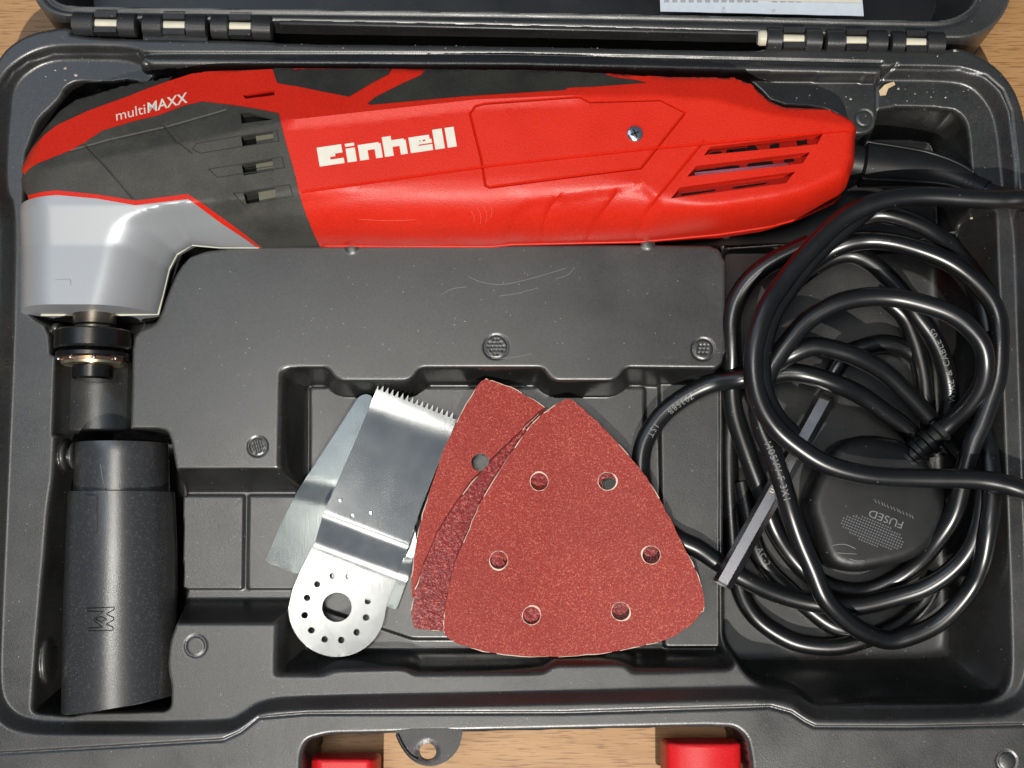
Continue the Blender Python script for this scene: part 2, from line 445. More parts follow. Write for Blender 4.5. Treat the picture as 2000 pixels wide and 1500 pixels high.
def adapter_mat():
    m, nt, b = new_mat('graphite plastic with painted sparkle'); L = nt.links.new
    tc = nt.nodes.new('ShaderNodeTexCoord').outputs['Object']
    v = N(nt, 'ShaderNodeTexVoronoi', Scale=2200.0); L(tc, v.inputs[0])
    b.inputs['Base Color'].default_value = (.014, .014, .015, 1)
    sx = N(nt, 'ShaderNodeSeparateColor'); L(v.outputs['Color'], sx.inputs[0])
    L(mixc(nt, ramp(nt, sx.outputs[0], [(.8, 0.0), (.95, 1.0)]), (.026, .026, .0265), (.055, .055, .055)), b.inputs['Base Color'])  # sparkle of the grain put into the colour as paler flecks
    n2 = N(nt, 'ShaderNodeTexNoise', Scale=2600.0, Detail=2.0); L(tc, n2.inputs[0])
    bp = N(nt, 'ShaderNodeBump', Strength=.28, Distance=.00012); L(n2.outputs[0], bp.inputs['Height']); L(bp.outputs[0], b.inputs['Normal'])
    b.inputs['Roughness'].default_value = .30; b.inputs['Specular IOR Level'].default_value = .9; b.inputs['IOR'].default_value = 1.72
    return m
M_ADAPT = adapter_mat()

# ------------------------------------------------------------------ the table
ZT = -33.0
V, F = box((-700, -560, ZT - 22), (700, 620, ZT))
table = mesh('table_top', V, F, M_WOOD, None, smooth=False)
tag(table, 'light oak table top under the open tool case', kind='structure')

# ------------------------------------------------------------------ the case: base tray as one moulded surface
case = thing('tool_case', 'open black plastic tool case with moulded compartments and red latches', 'case', (0, -10, ZT))
RIM = 5.0
STEP = 0.39
x0, y0 = W(-95, 1835, RIM); x1, y1 = W(2095, 30, RIM)
gx = np.arange(x0, x1, STEP); gy = np.arange(y0, y1, STEP)
GX, GY = np.meshgrid(gx, gy)
HF = np.full(GX.shape, RIM)
def crop(poly, pad):
    lo, hi = poly.min(0) - pad, poly.max(0) + pad
    i0, i1 = np.searchsorted(gx, lo[0]), np.searchsorted(gx, hi[0]); j0, j1 = np.searchsorted(gy, lo[1]), np.searchsorted(gy, hi[1])
    return (slice(j0, j1), slice(i0, i1))
def pit(poly, z, s0, s1, op='min'):
    """level z where the signed distance is below s0, untouched beyond s1"""
    c = crop(poly, abs(s1) + abs(s0) + 2)
    if callable(z): zz = z(GX[c], GY[c])
    else: zz = z
    s = sdf(poly, GX[c], GY[c])
    t = np.clip((s1 - s) / (s1 - s0), 0, 1)
    h = HF[c]; nh = h + (zz - h) * t
    HF[c] = np.minimum(h, nh) if op == 'min' else (np.maximum(h, nh) if op == 'max' else nh)
def blur(n):
    global HF
    k = np.array([1, 4, 6, 4, 1]) / 16.0
    for _ in range(n):
        p = np.pad(HF, ((2, 2), (0, 0)), 'edge'); HF = sum(k[i] * p[i:i + HF.shape[0]] for i in range(5))
        p = np.pad(HF, ((0, 0), (2, 2)), 'edge'); HF = sum(k[i] * p[:, i:i + HF.shape[1]] for i in range(5))
def groove(line, depth, w, zl=RIM, px=True):
    l = WP(line, zl) if px else line
    c = crop(l, w + 1)
    d = dist_line(l, GX[c], GY[c]); HF[c] -= depth * np.clip(1 - d / w, 0, 1)

# level ground of the compartments (z = 0) inside the raised rim
LANDPX = [(16, 375), (18, 300), (22, 240), (26, 186), (38, 160), (64, 139), (90, 126), (120, 120), (180, 120), (248, 121), (275, 130), (300, 140),
          (600, 143), (1000, 147), (1450, 155), (1600, 158), (1716, 160), (1860, 161), (1902, 176), (1930, 210), (1942, 245), (1952, 332), (1956, 380), (1975, 420),
          (1980, 520), (1992, 900), (2006, 1250), (1999, 1325), (1975, 1362), (1925, 1376), (1600, 1380), (1578, 1372), (1548, 1347), (1500, 1338), (1400, 1339), (1000, 1349), (600, 1356),
          (509, 1363), (467, 1394), (439, 1405), (140, 1407), (51, 1403), (14, 1376), (3, 1330), (8, 1200), (20, 900), (30, 690), (36, 400)]
LAND = chaikin(WP(LANDPX, 0), 2)
pit(LAND, 0.0, 0.6, 4.4)
# rounded ridge along the hinge side
l = WP([(285, 121), (1000, 124), (1712, 140)], RIM); c = crop(l, 5)
d = dist_line(l, GX[c], GY[c]); HF[c] = np.maximum(HF[c], np.where(d < 2.0, RIM - .6 + 1.9 * np.sqrt(np.clip(1 - (d / 2.0) ** 2, 0, 1)), -99))
# tool recess
TOOLPIT = chaikin(WP([(46, 378), (49, 300), (58, 278), (72, 240), (82, 226), (104, 206), (120, 188), (128, 170), (150, 158), (205, 163), (262, 156), (284, 172), (300, 148), (330, 143), (700, 144),
                      (1300, 153), (1458, 158), (1476, 168), (1512, 206), (1600, 210), (1642, 228), (1664, 262), (1690, 262), (1706, 252), (1714, 236), (1716, 208), (1856, 211), (1881, 227),
                      (1891, 252), (1897, 325), (1900, 400), (1900, 460), (1416, 470), (1405, 486), (1380, 476), (600, 478), (470, 480), (378, 493), (347, 525), (327, 570), (311, 618), (300, 634), (262, 648),
                      (256, 690), (256, 708), (100, 708), (96, 640), (60, 618), (47, 600), (44, 440)], 0), 1)
pit(TOOLPIT, -27.5, -3.5, 0.0)
# trough below the tool's spindle
cx = W(181, 760, 0)[0]; Rr = 13.4
def trough(X, Y): return -11.0 * np.sqrt(np.clip(1 - ((X - cx) / Rr) ** 2, 0, 1))
pit(WP([(104, 690), (257, 690), (259, 850), (103, 850)], 0), trough, -.4, 0.0)
# adapter recess
ADPIT = roundc(WP([(104, 838), (310, 838), (325, 842), (333, 862), (340, 905), (352, 960), (362, 1112), (352, 1160), (344, 1215), (330, 1252), (325, 1304), (333, 1340), (332, 1388), (165, 1391), (140, 1398), (58, 1393),
                   (63, 1250), (76, 1130), (80, 1110), (88, 1000), (101, 935)], 0), 3)
wl_ = WP([(58, 1393), (104, 838)], 0)
def adbay(X, Y): return np.maximum(-30.2, 30.2 * np.minimum(0, dist_line(wl_, X, Y, False, True)) / 12.0)
pit(ADPIT, adbay, -2.4, 0.0)
# slot between adapter and accessory bay
pit(WP([(250, 914), (640, 914), (640, 1219), (250, 1219)], 0), -13.0, -8.0, 0.0)
# accessory bay
ACC = roundc(WP([(541, 717), (640, 717), (653, 736), (666, 743), (792, 743), (806, 736), (820, 717), (1060, 717), (1073, 736), (1086, 743), (1194, 743), (1207, 736), (1221, 717), (1440, 719), (1440, 1310), (1300, 1317), (1236, 1318),
                 (1222, 1303), (1206, 1300), (1084, 1302), (1066, 1318), (1040, 1321), (810, 1326), (795, 1311), (776, 1309), (662, 1312), (645, 1317), (631, 1332), (540, 1333), (528, 1318)], 0), 4)
xl_, ysb = W(540, 900, 0)[0], W(900, 1322, 0)[1]
def accbay(X, Y): return np.maximum(np.maximum(-14.0, -14.0 * (X - xl_) / 9.0), -14.0 * (Y - ysb) / 8.0)
pit(ACC, accbay, -5.2, 0.0)
# cable bay
xr0, xr1 = W(1962, 800, 0)[0], W(1838, 800, -23)[0]; yb0, yb1 = W(1700, 1384, 0)[1], W(1700, 1292, -22)[1]
def cablebay(X, Y):
    a = -23 * (xr0 - X) / (xr0 - xr1); b = -22 * (Y - yb0) / (yb1 - yb0)
    sm = lambda p, q, k: .5 * (p + q + np.sqrt((p - q) ** 2 + k * k))
    return np.clip(sm(sm(a, b, 9.0), -23.5, 2.5), -23.5, 4)
pit(chaikin(WP([(1380, 466), (1430, 466), (1430, 520), (1414, 506), (1409, 490), (1398, 480)], 0), 1), -18, -1.6, 0.0)
pit(chaikin(WP([(1390, 726), (1400, 718), (1411, 708), (1414, 690), (1430, 680), (1430, 730)], 0), 1), -12, -1.6, 0.0)
CAB = roundc(WP([(1418, 455), (1880, 455), (1888, 402), (1956, 402), (1972, 520), (1985, 900), (1996, 1250), (1975, 1350), (1925, 1378), (1590, 1382), (1560, 1356), (1470, 1334), (1418, 1264)], 0), 5)
pit(CAB, cablebay, -2.2, 0.0)
blur(1)
# raised floor panels, shallow steps
pit(roundc(WP([(606, 757), (1258, 757), (1258, 1247), (806, 1247), (606, 1180)], -13), 1.5), -12.6, -.4, .8, 'max')
pit(roundc(WP([(1288, 747), (1411, 747), (1411, 1263), (1298, 1263)], -13), 1.5), -12.4, -.4, .8, 'max')
pit(roundc(WP([(356, 968), (476, 968), (474, 1150), (356, 1150)], -12), 1.0), -12.0, -.4, .6, 'max')
pit(roundc(WP([(486, 968), (600, 968), (600, 1150), (484, 1150)], -12), 1.0), -12.0, -.4, .6, 'max')
# bumps that pinch the adapter
for (ax, ay, rx, ry, zc) in [(118, 888, 2.0, 5.5, -1.0), (135, 888, 1.6, 5.0, -1.0), (82, 1290, 2.2, 9.0, -2.0), (106, 640, 3, 2.5, -1.0)]:
    q = W(ax, ay, zc); e = np.sqrt(((GX - q[0]) / rx) ** 2 + ((GY - q[1]) / ry) ** 2)
    HF = np.maximum(HF, np.where(e < 1, zc - 7 + 7.4 * np.sqrt(np.clip(1 - e ** 2, 0, 1)), -99))
# finger tabs at the accessory bay's edge are already in its outline; two small bumps beside the tool
for ax, ay in [(686, 482), (1266, 474)]:
    q = W(ax, ay, 1); e = np.hypot(GX - q[0], GY - q[1]) / 2.7
    HF = np.maximum(HF, np.where(e < 1, -.3 + .8 * np.sqrt(np.clip(1 - e ** 2, 0, 1)), -99))
# tab beside the tool's tail
groove([(283, 104), (1000, 106), (1722, 122)], .8, .8)
groove([(-70, 1475), (0, 1472), (270, 1456), (436, 1446), (470, 1430), (505, 1402), (600, 1394), (1100, 1393), (1505, 1381), (1545, 1392), (1572, 1410), (1592, 1420), (1775, 1421), (2000, 1416)], .7, .8)
groove([(0, 168), (20, 136), (50, 114), (100, 98), (170, 97), (268, 99)], .5, .7)
groove([(1744, 131), (1874, 133), (1926, 147), (1958, 175), (1975, 217), (1986, 315), (1992, 420)], .5, .7)
groove([(268, 100), (277, 116), (300, 134)], .5, .8)
groove([(1745, 132), (1722, 152), (1713, 165), (1712, 240)], .6, .8, 1)
# ejector marks pressed into the plastic
def disc(px, py, r, z, kind):
    q = W(px, py, z); d = np.hypot(GX - q[0], GY - q[1])
    c = np.s_[:]
    ring = np.clip(1 - np.abs(d - r) / .6, 0, 1)
    global HF
    HF = HF - .45 * ring
    if kind == 'dots':
        for a in range(-2, 3):
            for b in range(-2, 3):
                u, v = q[0] + a * 1.35 + .35 * b, q[1] + b * 1.3
                if math.hypot(u - q[0], v - q[1]) < r * .72: HF = HF - .5 * np.clip(1 - np.hypot(GX - u, GY - v) / .6, 0, 1)
    if kind == 'bars':
        HF = HF - np.where(d < r - .6, .22 * (np.sin((GX - q[0] + .3 * (GY - q[1])) * 3.6) > .2), 0)
    if kind == 'bump': HF = HF + .4 * np.clip(1 - (d / r) ** 2, 0, 1)
disc(969, 677, 4.1, 0, 'dots'); disc(1373, 682, 3.7, 0, 'dots'); disc(503, 872, 3.2, 0, 'bars'); disc(382, 1262, 3.5, 0, 'flat')
disc(1688, 231, 2.9, 0, 'flat'); disc(1966, 1487, 3.2, RIM, 'bump')
# outside: the case's own outline and the handle opening drop to the table
OUTPX = [(-78, 1470), (-74, 1300), (-50, 700), (-32, 215), (-22, 150), (0, 106), (25, 82), (60, 63), (100, 55), (140, 51), (140, 73), (530, 78), (545, 84), (1000, 88), (1480, 99), (1494, 92), (1846, 96), (1870, 92), (1900, 100), (1945, 126),
         (1980, 166), (1998, 212), (2008, 262), (2040, 900), (2064, 1400), (2060, 1560), (2000, 1620), (1700, 1660), (1640, 1700), (1600, 1790), (1560, 1822), (480, 1826), (440, 1800), (400, 1710), (340, 1665), (60, 1640), (-40, 1600), (-76, 1540)]
OUT = chaikin(WP(OUTPX, RIM), 2)
s = sdf(OUT, GX, GY)
HANDLE = roundc(WP([(588, 1530), (590, 1470), (600, 1447), (640, 1436), (1380, 1420), (1435, 1422), (1456, 1440), (1464, 1475), (1476, 1600), (1490, 1690), (1470, 1745), (590, 1750), (570, 1690), (584, 1600)], RIM), 3)
s2 = -sdf(HANDLE, GX, GY)
s = np.maximum(s, s2)
HF = np.where(s > -1.6, HF - np.clip((s + 1.6) / 1.6, 0, 1) ** 2 * .9, HF)
HF = np.where(s > 0, np.maximum(ZT + .3, HF - s * 26), HF)
nx_, ny_ = len(gx), len(gy)
idx = np.arange(nx_ * ny_).reshape(ny_, nx_)
Q = np.stack([idx[:-1, :-1], idx[:-1, 1:], idx[1:, 1:], idx[1:, :-1]], -1).reshape(-1, 4)
hz = HF.ravel(); keep = hz[Q].max(1) > ZT + .35
Q = Q[keep]; used = np.unique(Q); rm = np.full(nx_ * ny_, -1); rm[used] = np.arange(len(used))
gyy, gxx = np.gradient(HF, STEP); nzz = (1 / np.sqrt(1 + gxx ** 2 + gyy ** 2)).ravel()
qx, qy = GX.ravel()[Q].mean(1), GY.ravel()[Q].mean(1)
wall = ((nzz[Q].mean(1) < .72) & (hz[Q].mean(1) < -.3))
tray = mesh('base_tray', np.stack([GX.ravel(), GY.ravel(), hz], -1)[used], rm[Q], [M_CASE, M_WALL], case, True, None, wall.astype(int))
def tray_z(x, y):
    i = int(np.clip(round((x - gx[0]) / STEP), 0, nx_ - 1)); j = int(np.clip(round((y - gy[0]) / STEP), 0, ny_ - 1)); return HF[j, i]

# ---- lid, opened flat behind the base
LST = 1.0
lx0, lx1 = -190.0, 195.0
ly0 = W(1000, 96, RIM)[1]; ly1 = ly0 + 262
lgx = np.arange(lx0, lx1, .6); lgy = np.concatenate([np.arange(ly0 - 6, ly0 + 45, .45), np.arange(ly0 + 45, ly1 + 6, 1.6)])
LX, LY = np.meshgrid(lgx, lgy)
LIDPX = [(60, -60), (62, -20), (68, 0), (78, 14), (98, 27), (140, 34), (540, 41), (1000, 50), (1480, 62), (1860, 76), (1902, 72), (1938, 54), (1962, 28), (1976, -5), (1985, -60)]
LO = WP(LIDPX, RIM)
LO = chaikin(np.concatenate([LO, [[LO[-1, 0] + 4, ly1 - 20], [LO[-1, 0] - 14, ly1], [LO[0, 0] + 14, ly1], [LO[0, 0] - 4, ly1 - 20]]]), 2)
LINPX = [(92, -60), (94, -25), (102, -4), (120, 8), (150, 13), (600, 18), (1000, 23), (1500, 33), (1800, 41), (1850, 40), (1890, 22), (1910, -8), (1925, -60)]
LI = WP(LINPX, RIM)
LI = chaikin(np.concatenate([LI, [[LI[-1, 0] + 4, ly1 - 22], [LI[-1, 0] - 8, ly1 - 10], [LI[0, 0] + 8, ly1 - 10], [LI[0, 0] - 4, ly1 - 22]]]), 2)
so = sdf(LO, LX, LY); si = sdf(LI, LX, LY)
LH = np.full(LX.shape, RIM)
LH = np.where(si < 0, np.maximum(-25.0, RIM + si * 4), LH)
LH = LH - .6 * np.clip(1 - np.abs(si - 2.0) / 1.3, 0, 1)
LH = np.where(so > -1.0, LH - (np.clip(so + 1.0, 0, 1)) ** 2 * .6, LH)
LH = np.where(so > 0, np.maximum(ZT + .3, LH - so * 18), LH)
n1_, n2_ = len(lgx), len(lgy); idx = np.arange(n1_ * n2_).reshape(n2_, n1_)
Q = np.stack([idx[:-1, :-1], idx[:-1, 1:], idx[1:, 1:], idx[1:, :-1]], -1).reshape(-1, 4)
lz = LH.ravel(); Q = Q[lz[Q].max(1) > ZT + .35]; used = np.unique(Q); rm = np.full(n1_ * n2_, -1); rm[used] = np.arange(len(used))
lid = mesh('lid', np.stack([LX.ravel(), LY.ravel(), lz], -1)[used], rm[Q], M_CASE, case, True, 50)
# strip with a bright rolled edge between the hinges
a_, b_ = W3(545, 50, RIM - 1), W3(1480, 70, RIM - 1)
V, F = box((a_[0], 0, -4.5), (b_[0], 1.6, 0))
def skew(V, a, b, z):
    V = np.array(V, float); t = (V[:, 0] - a[0]) / (b[0] - a[0]); V[:, 1] += a[1] + (b[1] - a[1]) * t; V[:, 2] += z; return V
strip = mesh('hinge_strip', skew(V, a_, b_, RIM + .2), F, M_CASE2, case, True, 40); bevelled(strip, .6, 3)

# ---- hinge knuckles with the pale pin showing through
def knuckle(x0p, x1p, yp0, yp1, w0, w1, lip):
    z = RIM - .5; R_ = 4.15
    a, b = W3(x0p, yp0, z + 2), W3(x1p, yp1, z + 2); a[2] = b[2] = z - .6
    d = b - a; Lh = np.linalg.norm(d); k = Lh / (x1p - x0p)
    t0, t1 = (w0 - x0p) * k, (w1 - x0p) * k
    prof = [(0.1, R_ - .7), (.5, R_), (t0 - .9, R_), (t0 - .6, R_ - .5), (t0, 1.5), (t1, 1.5), (t1 + .6, R_ - .5), (t1 + .9, R_), (Lh - .5, R_), (Lh - .1, R_ - .7)]
    V, F = lathe(prof, a, d, 28)
    kn = mesh('hinge_knuckle', V, F, M_CASE2, case, True, 40)
    # wall behind and in front of the window leaves a slot
    for s_, hgt in ((1, 2.6), (-1, 2.2)):
        o_ = a + d / Lh * (t0 - .3) + np.array([0, s_ * 2.75, 0])
        V, F = box((o_[0], o_[1] - .95, z - 4), (o_[0] + t1 - t0 + .6, o_[1] + .95, z + hgt))
        mesh('window_wall', V, F, M_CASE2, kn, True, 40)
    V, F = lathe([(t0 - .2, 1.7), (t1 + .2, 1.7)], a + np.array([0, 0, 1.0]), d, 24)
    mesh('hinge_pin', V, F, M_PIN, kn, True, 40)
    if lip:
        V, F = box((0, -7.2, -1.4), (Lh, -3.2, .4)); V = skew(V, (0, a[1]), (Lh, b[1]), z - .4); V[:, 0] += a[0]
        bevelled(mesh('hinge_lip', V, F, M_CASE2, kn, True, 40), .4)
    return kn
for kx in [(139, 266, 42, 45, 186, 226, 0), (276, 404, 46, 48, 320, 359, 1), (410, 531, 48, 51, 449, 488, 0),
           (1497, 1608, 72, 75, 1532, 1570, 0), (1613, 1736, 76, 78, 1655, 1691, 1), (1740, 1848, 79, 82, 1772, 1808, 0)]:
    knuckle(*kx)
q = W3(1489, 72, RIM); V, F = lathe([(-1.6, 2.2), (-.9, 2.8), (1.6, 2.8)], (q[0], q[1], RIM - 1), (1, 0, 0), 24)
mesh('hinge_pin', V, F, M_PIN, case, True, 40)

# ---- lug with a hole on the front edge
lug = WP([(768, 1424), (905, 1422), (902, 1440), (896, 1462), (880, 1482), (858, 1494), (838, 1497), (815, 1492), (796, 1478), (784, 1458), (776, 1438)], RIM)
lc = W(835, 1469, RIM)
shell('lock_lug', chaikin(lug, 1), lambda x, y: RIM - .2 + .35 * sstep(3.2, 4.2, np.hypot(x - lc[0], y - lc[1])), M_CASE2, case, 1.0, 3.2, holes=[circle(lc, 2.9, 24)], sharp=40)
V, F = tube(catmull(np.column_stack([WP([(776, 1434), (786, 1455), (800, 1474), (815, 1484)], RIM), np.full(4, RIM + .2)]), 6), .7, 8)
mesh('lug_rib', V, F, M_CASE2, case)

# ---- red latches in the handle opening
def latch(px0, px1, py, pxt0, pxt1):
    a = W(px0, py, 0); b = W(px1, py, 0); zt = RIM - 4
    V = []
    for z, gx0, gx1 in ((-14, a[0] - 2, b[0] + 2), (zt - 3, a[0] - .8, b[0] + .8), (zt, W(pxt0, py, zt)[0], W(pxt1, py, zt)[0])):
        V += [(gx0, a[1], z), (gx1, a[1], z), (gx1, a[1] - 24, z), (gx0, a[1] - 24, z)]
    F = [(3, 2, 1, 0), (8, 9, 10, 11)][::1]
    F = [(0, 1, 2, 3), (11, 10, 9, 8)]
    for k in (0, 4):
        for i in range(4): j = (i + 1) % 4; F.append((k + j, k + i, k + 4 + i, k + 4 + j))
    return bevelled(mesh('latch', V, F, M_REDL, case, True, 40), 1.3, 4)
la = latch(612, 727, 1482, 622, 722); lb = latch(1308, 1444, 1452, 1330, 1428)

# scratches rubbed into the plateau
for pts_ in ([(862, 575), (884, 564), (912, 560)], [(914, 540), (945, 552), (985, 555), (1040, 543), (1108, 523)], [(975, 578), (1010, 573), (1050, 562)], [(1086, 545), (1110, 536), (1122, 522)], [(960, 700), (1000, 698), (1040, 690)]):
    q_ = catmull(WP(pts_, 0), 8); V, F = tube(np.column_stack([q_, np.full(len(q_), .02)]), .11, 5)
    mesh('scratch', V, F, M_MARK, case)

# ------------------------------------------------------------------ the oscillating multi-tool
tc_ = W(850, 330, 0)
tool = thing('oscillating_multi_tool', 'red and charcoal corded multi-tool with silver gear head lying in the case', 'power tool', (tc_[0], tc_[1], -27.5))
TOUT = [(44, 345, 4), (58, 292, 8), (84, 246, 10), (114, 212, 10), (150, 187, 10), (230, 166, 10), (300, 155, 10), (400, 140, 11), (530, 135, 11), (700, 139, 11), (900, 141, 11), (1100, 145, 11), (1200, 149, 11),
        (1300, 155, 11), (1428, 156, 11), (1447, 162, 11), (1466, 170, 11), (1482, 190, 10), (1500, 208, 9), (1520, 216, 9), (1605, 220, 9), (1641, 238, 8), (1660, 255, 6), (1663, 275, 4), (1658, 340, 2), (1642, 381, 0), (1627, 396, 0),
        (1560, 427, 0), (1500, 443, 0), (1400, 458, 0), (1250, 472, 0), (1150, 474, 0), (1000, 477, 0), (960, 481, 0), (630, 480, 0), (515, 484, 0), (430, 484, 0), (376, 479, 0), (346, 497, 0), (331, 525, 0), (319, 575, 0), (309, 612, 0),
        (290, 700, 0), (270, 820, 0), (60, 820, 0), (47, 603, 0), (48, 500, 0), (52, 420, 0), (56, 387, 0), (50, 365, 2)]
TOUTW = WP(TOUT)
yhead = W(180, 614, 0)[1]
KN = WP([(-150, 372), (50, 338), (215, 306), (380, 276), (545, 238), (930, 196), (1140, 187), (1290, 186), (1400, 196), (1500, 222), (1700, 250)], 25)
KS = WP([(-120, 471), (590, 374), (945, 325), (1290, 288), (1662, 253)], 25)
HRIDGE = WP([(216, 640), (222, 590), (244, 474), (278, 447), (320, 432), (406, 411), (520, 400)], 24)
yh0, yh1 = W(260, 402, 25)[1], W(260, 476, 23)[1]
GRIP = WP([(978, 500), (983, 445), (998, 412), (1030, 396), (1195, 372), (1250, 362), (1290, 400), (1250, 500)], 20)
GROOVES = [(WP([(1052, 478), (1064, 425), (1074, 408), (1092, 394)], 14), .8, .6), (WP([(1142, 478), (1152, 445), (1200, 386)], 14), .8, .6),
           (WP([(1236, 474), (1250, 438), (1262, 415), (1368, 287)], 18), .8, .6),
           (WP([(165, 281), (210, 328), (264, 391)], 22), .4, .45), (WP([(318, 242), (345, 275), (376, 300)], 23), .35, .45),
           (WP([(140, 296), (215, 274), (330, 247), (440, 214)], 22), .35, .5)]
def T_(x, y):
    x = np.asarray(x, float); y = np.asarray(y, float)
    d = np.maximum(-sdf(TOUTW, x, y), 0)
    ks = -dist_line(KS, x, y, False, True)           # positive to the south
    kn = dist_line(KN, x, y, False, True)            # positive to the north
    south = sstep(-6, 4, ks)
    rs = 19 - 12.5 * sstep(25, 70, x)
    R = 5.5 + (rs - 5.5) * south
    front = 1 - sstep(-150, -120, x)                 # the blunt front rounds off as well
    R = R + (17 - R) * front
    u = np.clip(d / R, 0, 1)
    z = 25 * np.sqrt(np.clip(1 - (1 - u) ** 2, 0, 1))
    body = sstep(-78, -74, x)
    z = np.minimum(z, 25 - .42 * np.maximum(kn, 0)) + body * (1 - sstep(20, 28, x)) * np.interp(kn, [-3.2, 0, 8], [0, .95, .95]) * np.clip(z / 20, 0, 1)
    z = z + body * np.interp(ks, [-.45, .05, .5], [0, -.85, -.55])
    z = z - .9 * sstep(0, 1.6, -sdf(GRIP, x, y))
    for l, dep, w in GROOVES: z = z - dep * np.clip(1 - dist_line(l, x, y) / w, 0, 1)
    return z
def TH(x, y):
    """gear head: lower than the grip, faceted towards its right side"""
    z = T_(x, y)
    x = np.asarray(x, float); y = np.asarray(y, float)
    ramp_ = np.clip((yh0 - y) / (yh0 - yh1), 0, 1)
    z = z - 3.2 * ramp_ * np.clip(z / 12, 0, 1)
    hr = -dist_line(HRIDGE, x, y, False, True)
    z = np.minimum(z, 23.5 - 3.2 * ramp_ * 0 - 1.22 * np.maximum(hr, 0) + .0 * x) if False else np.where(hr > 0, np.minimum(z, np.maximum(22.6 - 1.2 * hr, 0.0)), z)
    return z
def S(pts, hf=T_):
    """photo pixels -> points on the tool's surface"""
    a = np.array(pts, float); z = np.full(len(a), 18.0)
    for _ in range(14):
        q = W(a[:, 0], a[:, 1], z); z = .5 * z + .5 * hf(q[:, 0], q[:, 1])
    return W(a[:, 0], a[:, 1], z)
gl = [g[0] for g in GROOVES]
def lines_for(*sel, offs=(-.5, 0, .5)):
    out = []
    for l in sel:
        for o_ in offs:
            t = np.gradient(l, axis=0); t /= np.linalg.norm(t, axis=1)[:, None]
            out.append(l + np.column_stack([-t[:, 1], t[:, 0]]) * o_)
    return out
INS = (.15, .45, .9, 1.6)
# red housing with the hood stripe
STRIPE_TOP = [(44, 318), (54, 303), (80, 270), (110, 245), (170, 217), (250, 188), (290, 172), (330, 158)]
STRIPE_BOT = [(545, 222), (500, 213), (440, 204), (395, 199), (360, 207), (310, 226), (260, 238), (200, 256), (165, 280), (140, 294), (90, 314), (48, 342)]
LEFT = [(626, 484), (606, 440), (591, 400), (576, 340), (556, 270)]
i_a = [i for i, p in enumerate(TOUT) if p[0] == 400][0]; i_b = [i for i, p in enumerate(TOUT) if p[:2] == (630, 480)][0]
red_out = np.concatenate([S(STRIPE_TOP), TOUTW[i_a:i_b], S(LEFT), S(STRIPE_BOT)])
def quad(p): return S(p)
VENTS = [[(1375, 303), (1387, 287), (1607, 261), (1596, 282)], [(1342, 345), (1360, 324), (1582, 297), (1568, 319)], [(1310, 388), (1328, 366), (1553, 335), (1535, 358)]]
vh = [S(v) for v in VENTS]
SLOT = S([(474, 186), (536, 176), (536, 186), (480, 193)])
COVER_PX = [(918, 222), (928, 208), (946, 203), (1133, 190), (1152, 200), (1290, 196), (1338, 220), (1286, 285), (1252, 328), (956, 366), (948, 362), (940, 310)]
cover = S(COVER_PX)
cov_line = resample(np.vstack([cover, cover[:1]]), .8, False)
GROOVES.append((cov_line, .75, .5))
shell('housing', red_out, T_, M_RED, tool, 1.3, 2.0, holes=vh + [SLOT], lines=lines_for(gl[0], gl[1], gl[2], cov_line) + lines_for(KS[1:5], offs=(.45, -.05, -.5)) + lines_for(KN[4:7], offs=(-3.2,)) + lines_for(KN[4:11], offs=(0,)), inset=INS, mirror=0.0, seg=1.2, sharp=32)
# recessed cover plate with its screw
cov = shell('cover_plate', cover, lambda x, y: T_(x, y) + .5, M_RED, tool, 1.4, 1.2, lines=lines_for(KS[2:4], offs=(.45, -.05, -.5)) + lines_for(KN[5:8], offs=(-3.2, 0)), inset=(.25, .5), seg=.8, sharp=32)
# the dark joint around the plate
def ring_on(name, pts, r, mat, parent, hf=T_, dz=0.0, closed=True, off=0.0):
    p = resample(pts, .8, closed); z = hf(p[:, 0], p[:, 1]) + dz
    C = np.column_stack([p, z])
    if closed: C = np.concatenate([C, C[:1]])
    V, F = tube(C, r, 6); return mesh(name, V, F, mat, parent)
M_REDD = plastic('red with slot shade', (.22, .004, .002), .7, .1, spec=.1)  # housing red darkened to put the hood slot's shade into the colour
sq = S([(1240, 262)])[0]; sz = float(T_(sq[0], sq[1])) + .55
V, F = lathe([(0, 3.3), (.55, 3.3), (.6, 2.75)], (sq[0], sq[1], sz - .45), (0, 0, 1), 30, False)
mesh('screw_collar', V, F, M_RED, cov, True, 40)
V, F = lathe([(0, 2.7), (.55, 2.7), (.95, 2.2), (1.1, 1.3)], (sq[0], sq[1], sz - .5), (0, 0, 1), 28)
scr = mesh('screw', V, F, M_SCREW, cov, True, 40)
for a in (0.4, 0.4 + math.pi / 2):
    c_, s_ = math.cos(a), math.sin(a); P = []
    for (u, v) in ((-1.5, -.25), (1.5, -.25), (1.5, .25), (-1.5, .25)): P.append((sq[0] + u * c_ - v * s_, sq[1] + u * s_ + v * c_, sz + .63))
    V = P + [(p[0], p[1], p[2] - .3) for p in P]
    mesh('screw_slot', V, [(0, 1, 2, 3), (0, 4, 5, 1), (1, 5, 6, 2), (2, 6, 7, 3), (3, 7, 4, 0)], M_MARKD, scr, False)
pbd = TOUTW[[i for i, p in enumerate(TOUT) if p[:2] == (1642, 381)][0]:i_b + 1]; pbd = np.column_stack([pbd, np.zeros(len(pbd))])
V, F = tube(resample(pbd, 1.5, False), .55, 8); mesh('parting_bead', V, F, M_RED, tool)
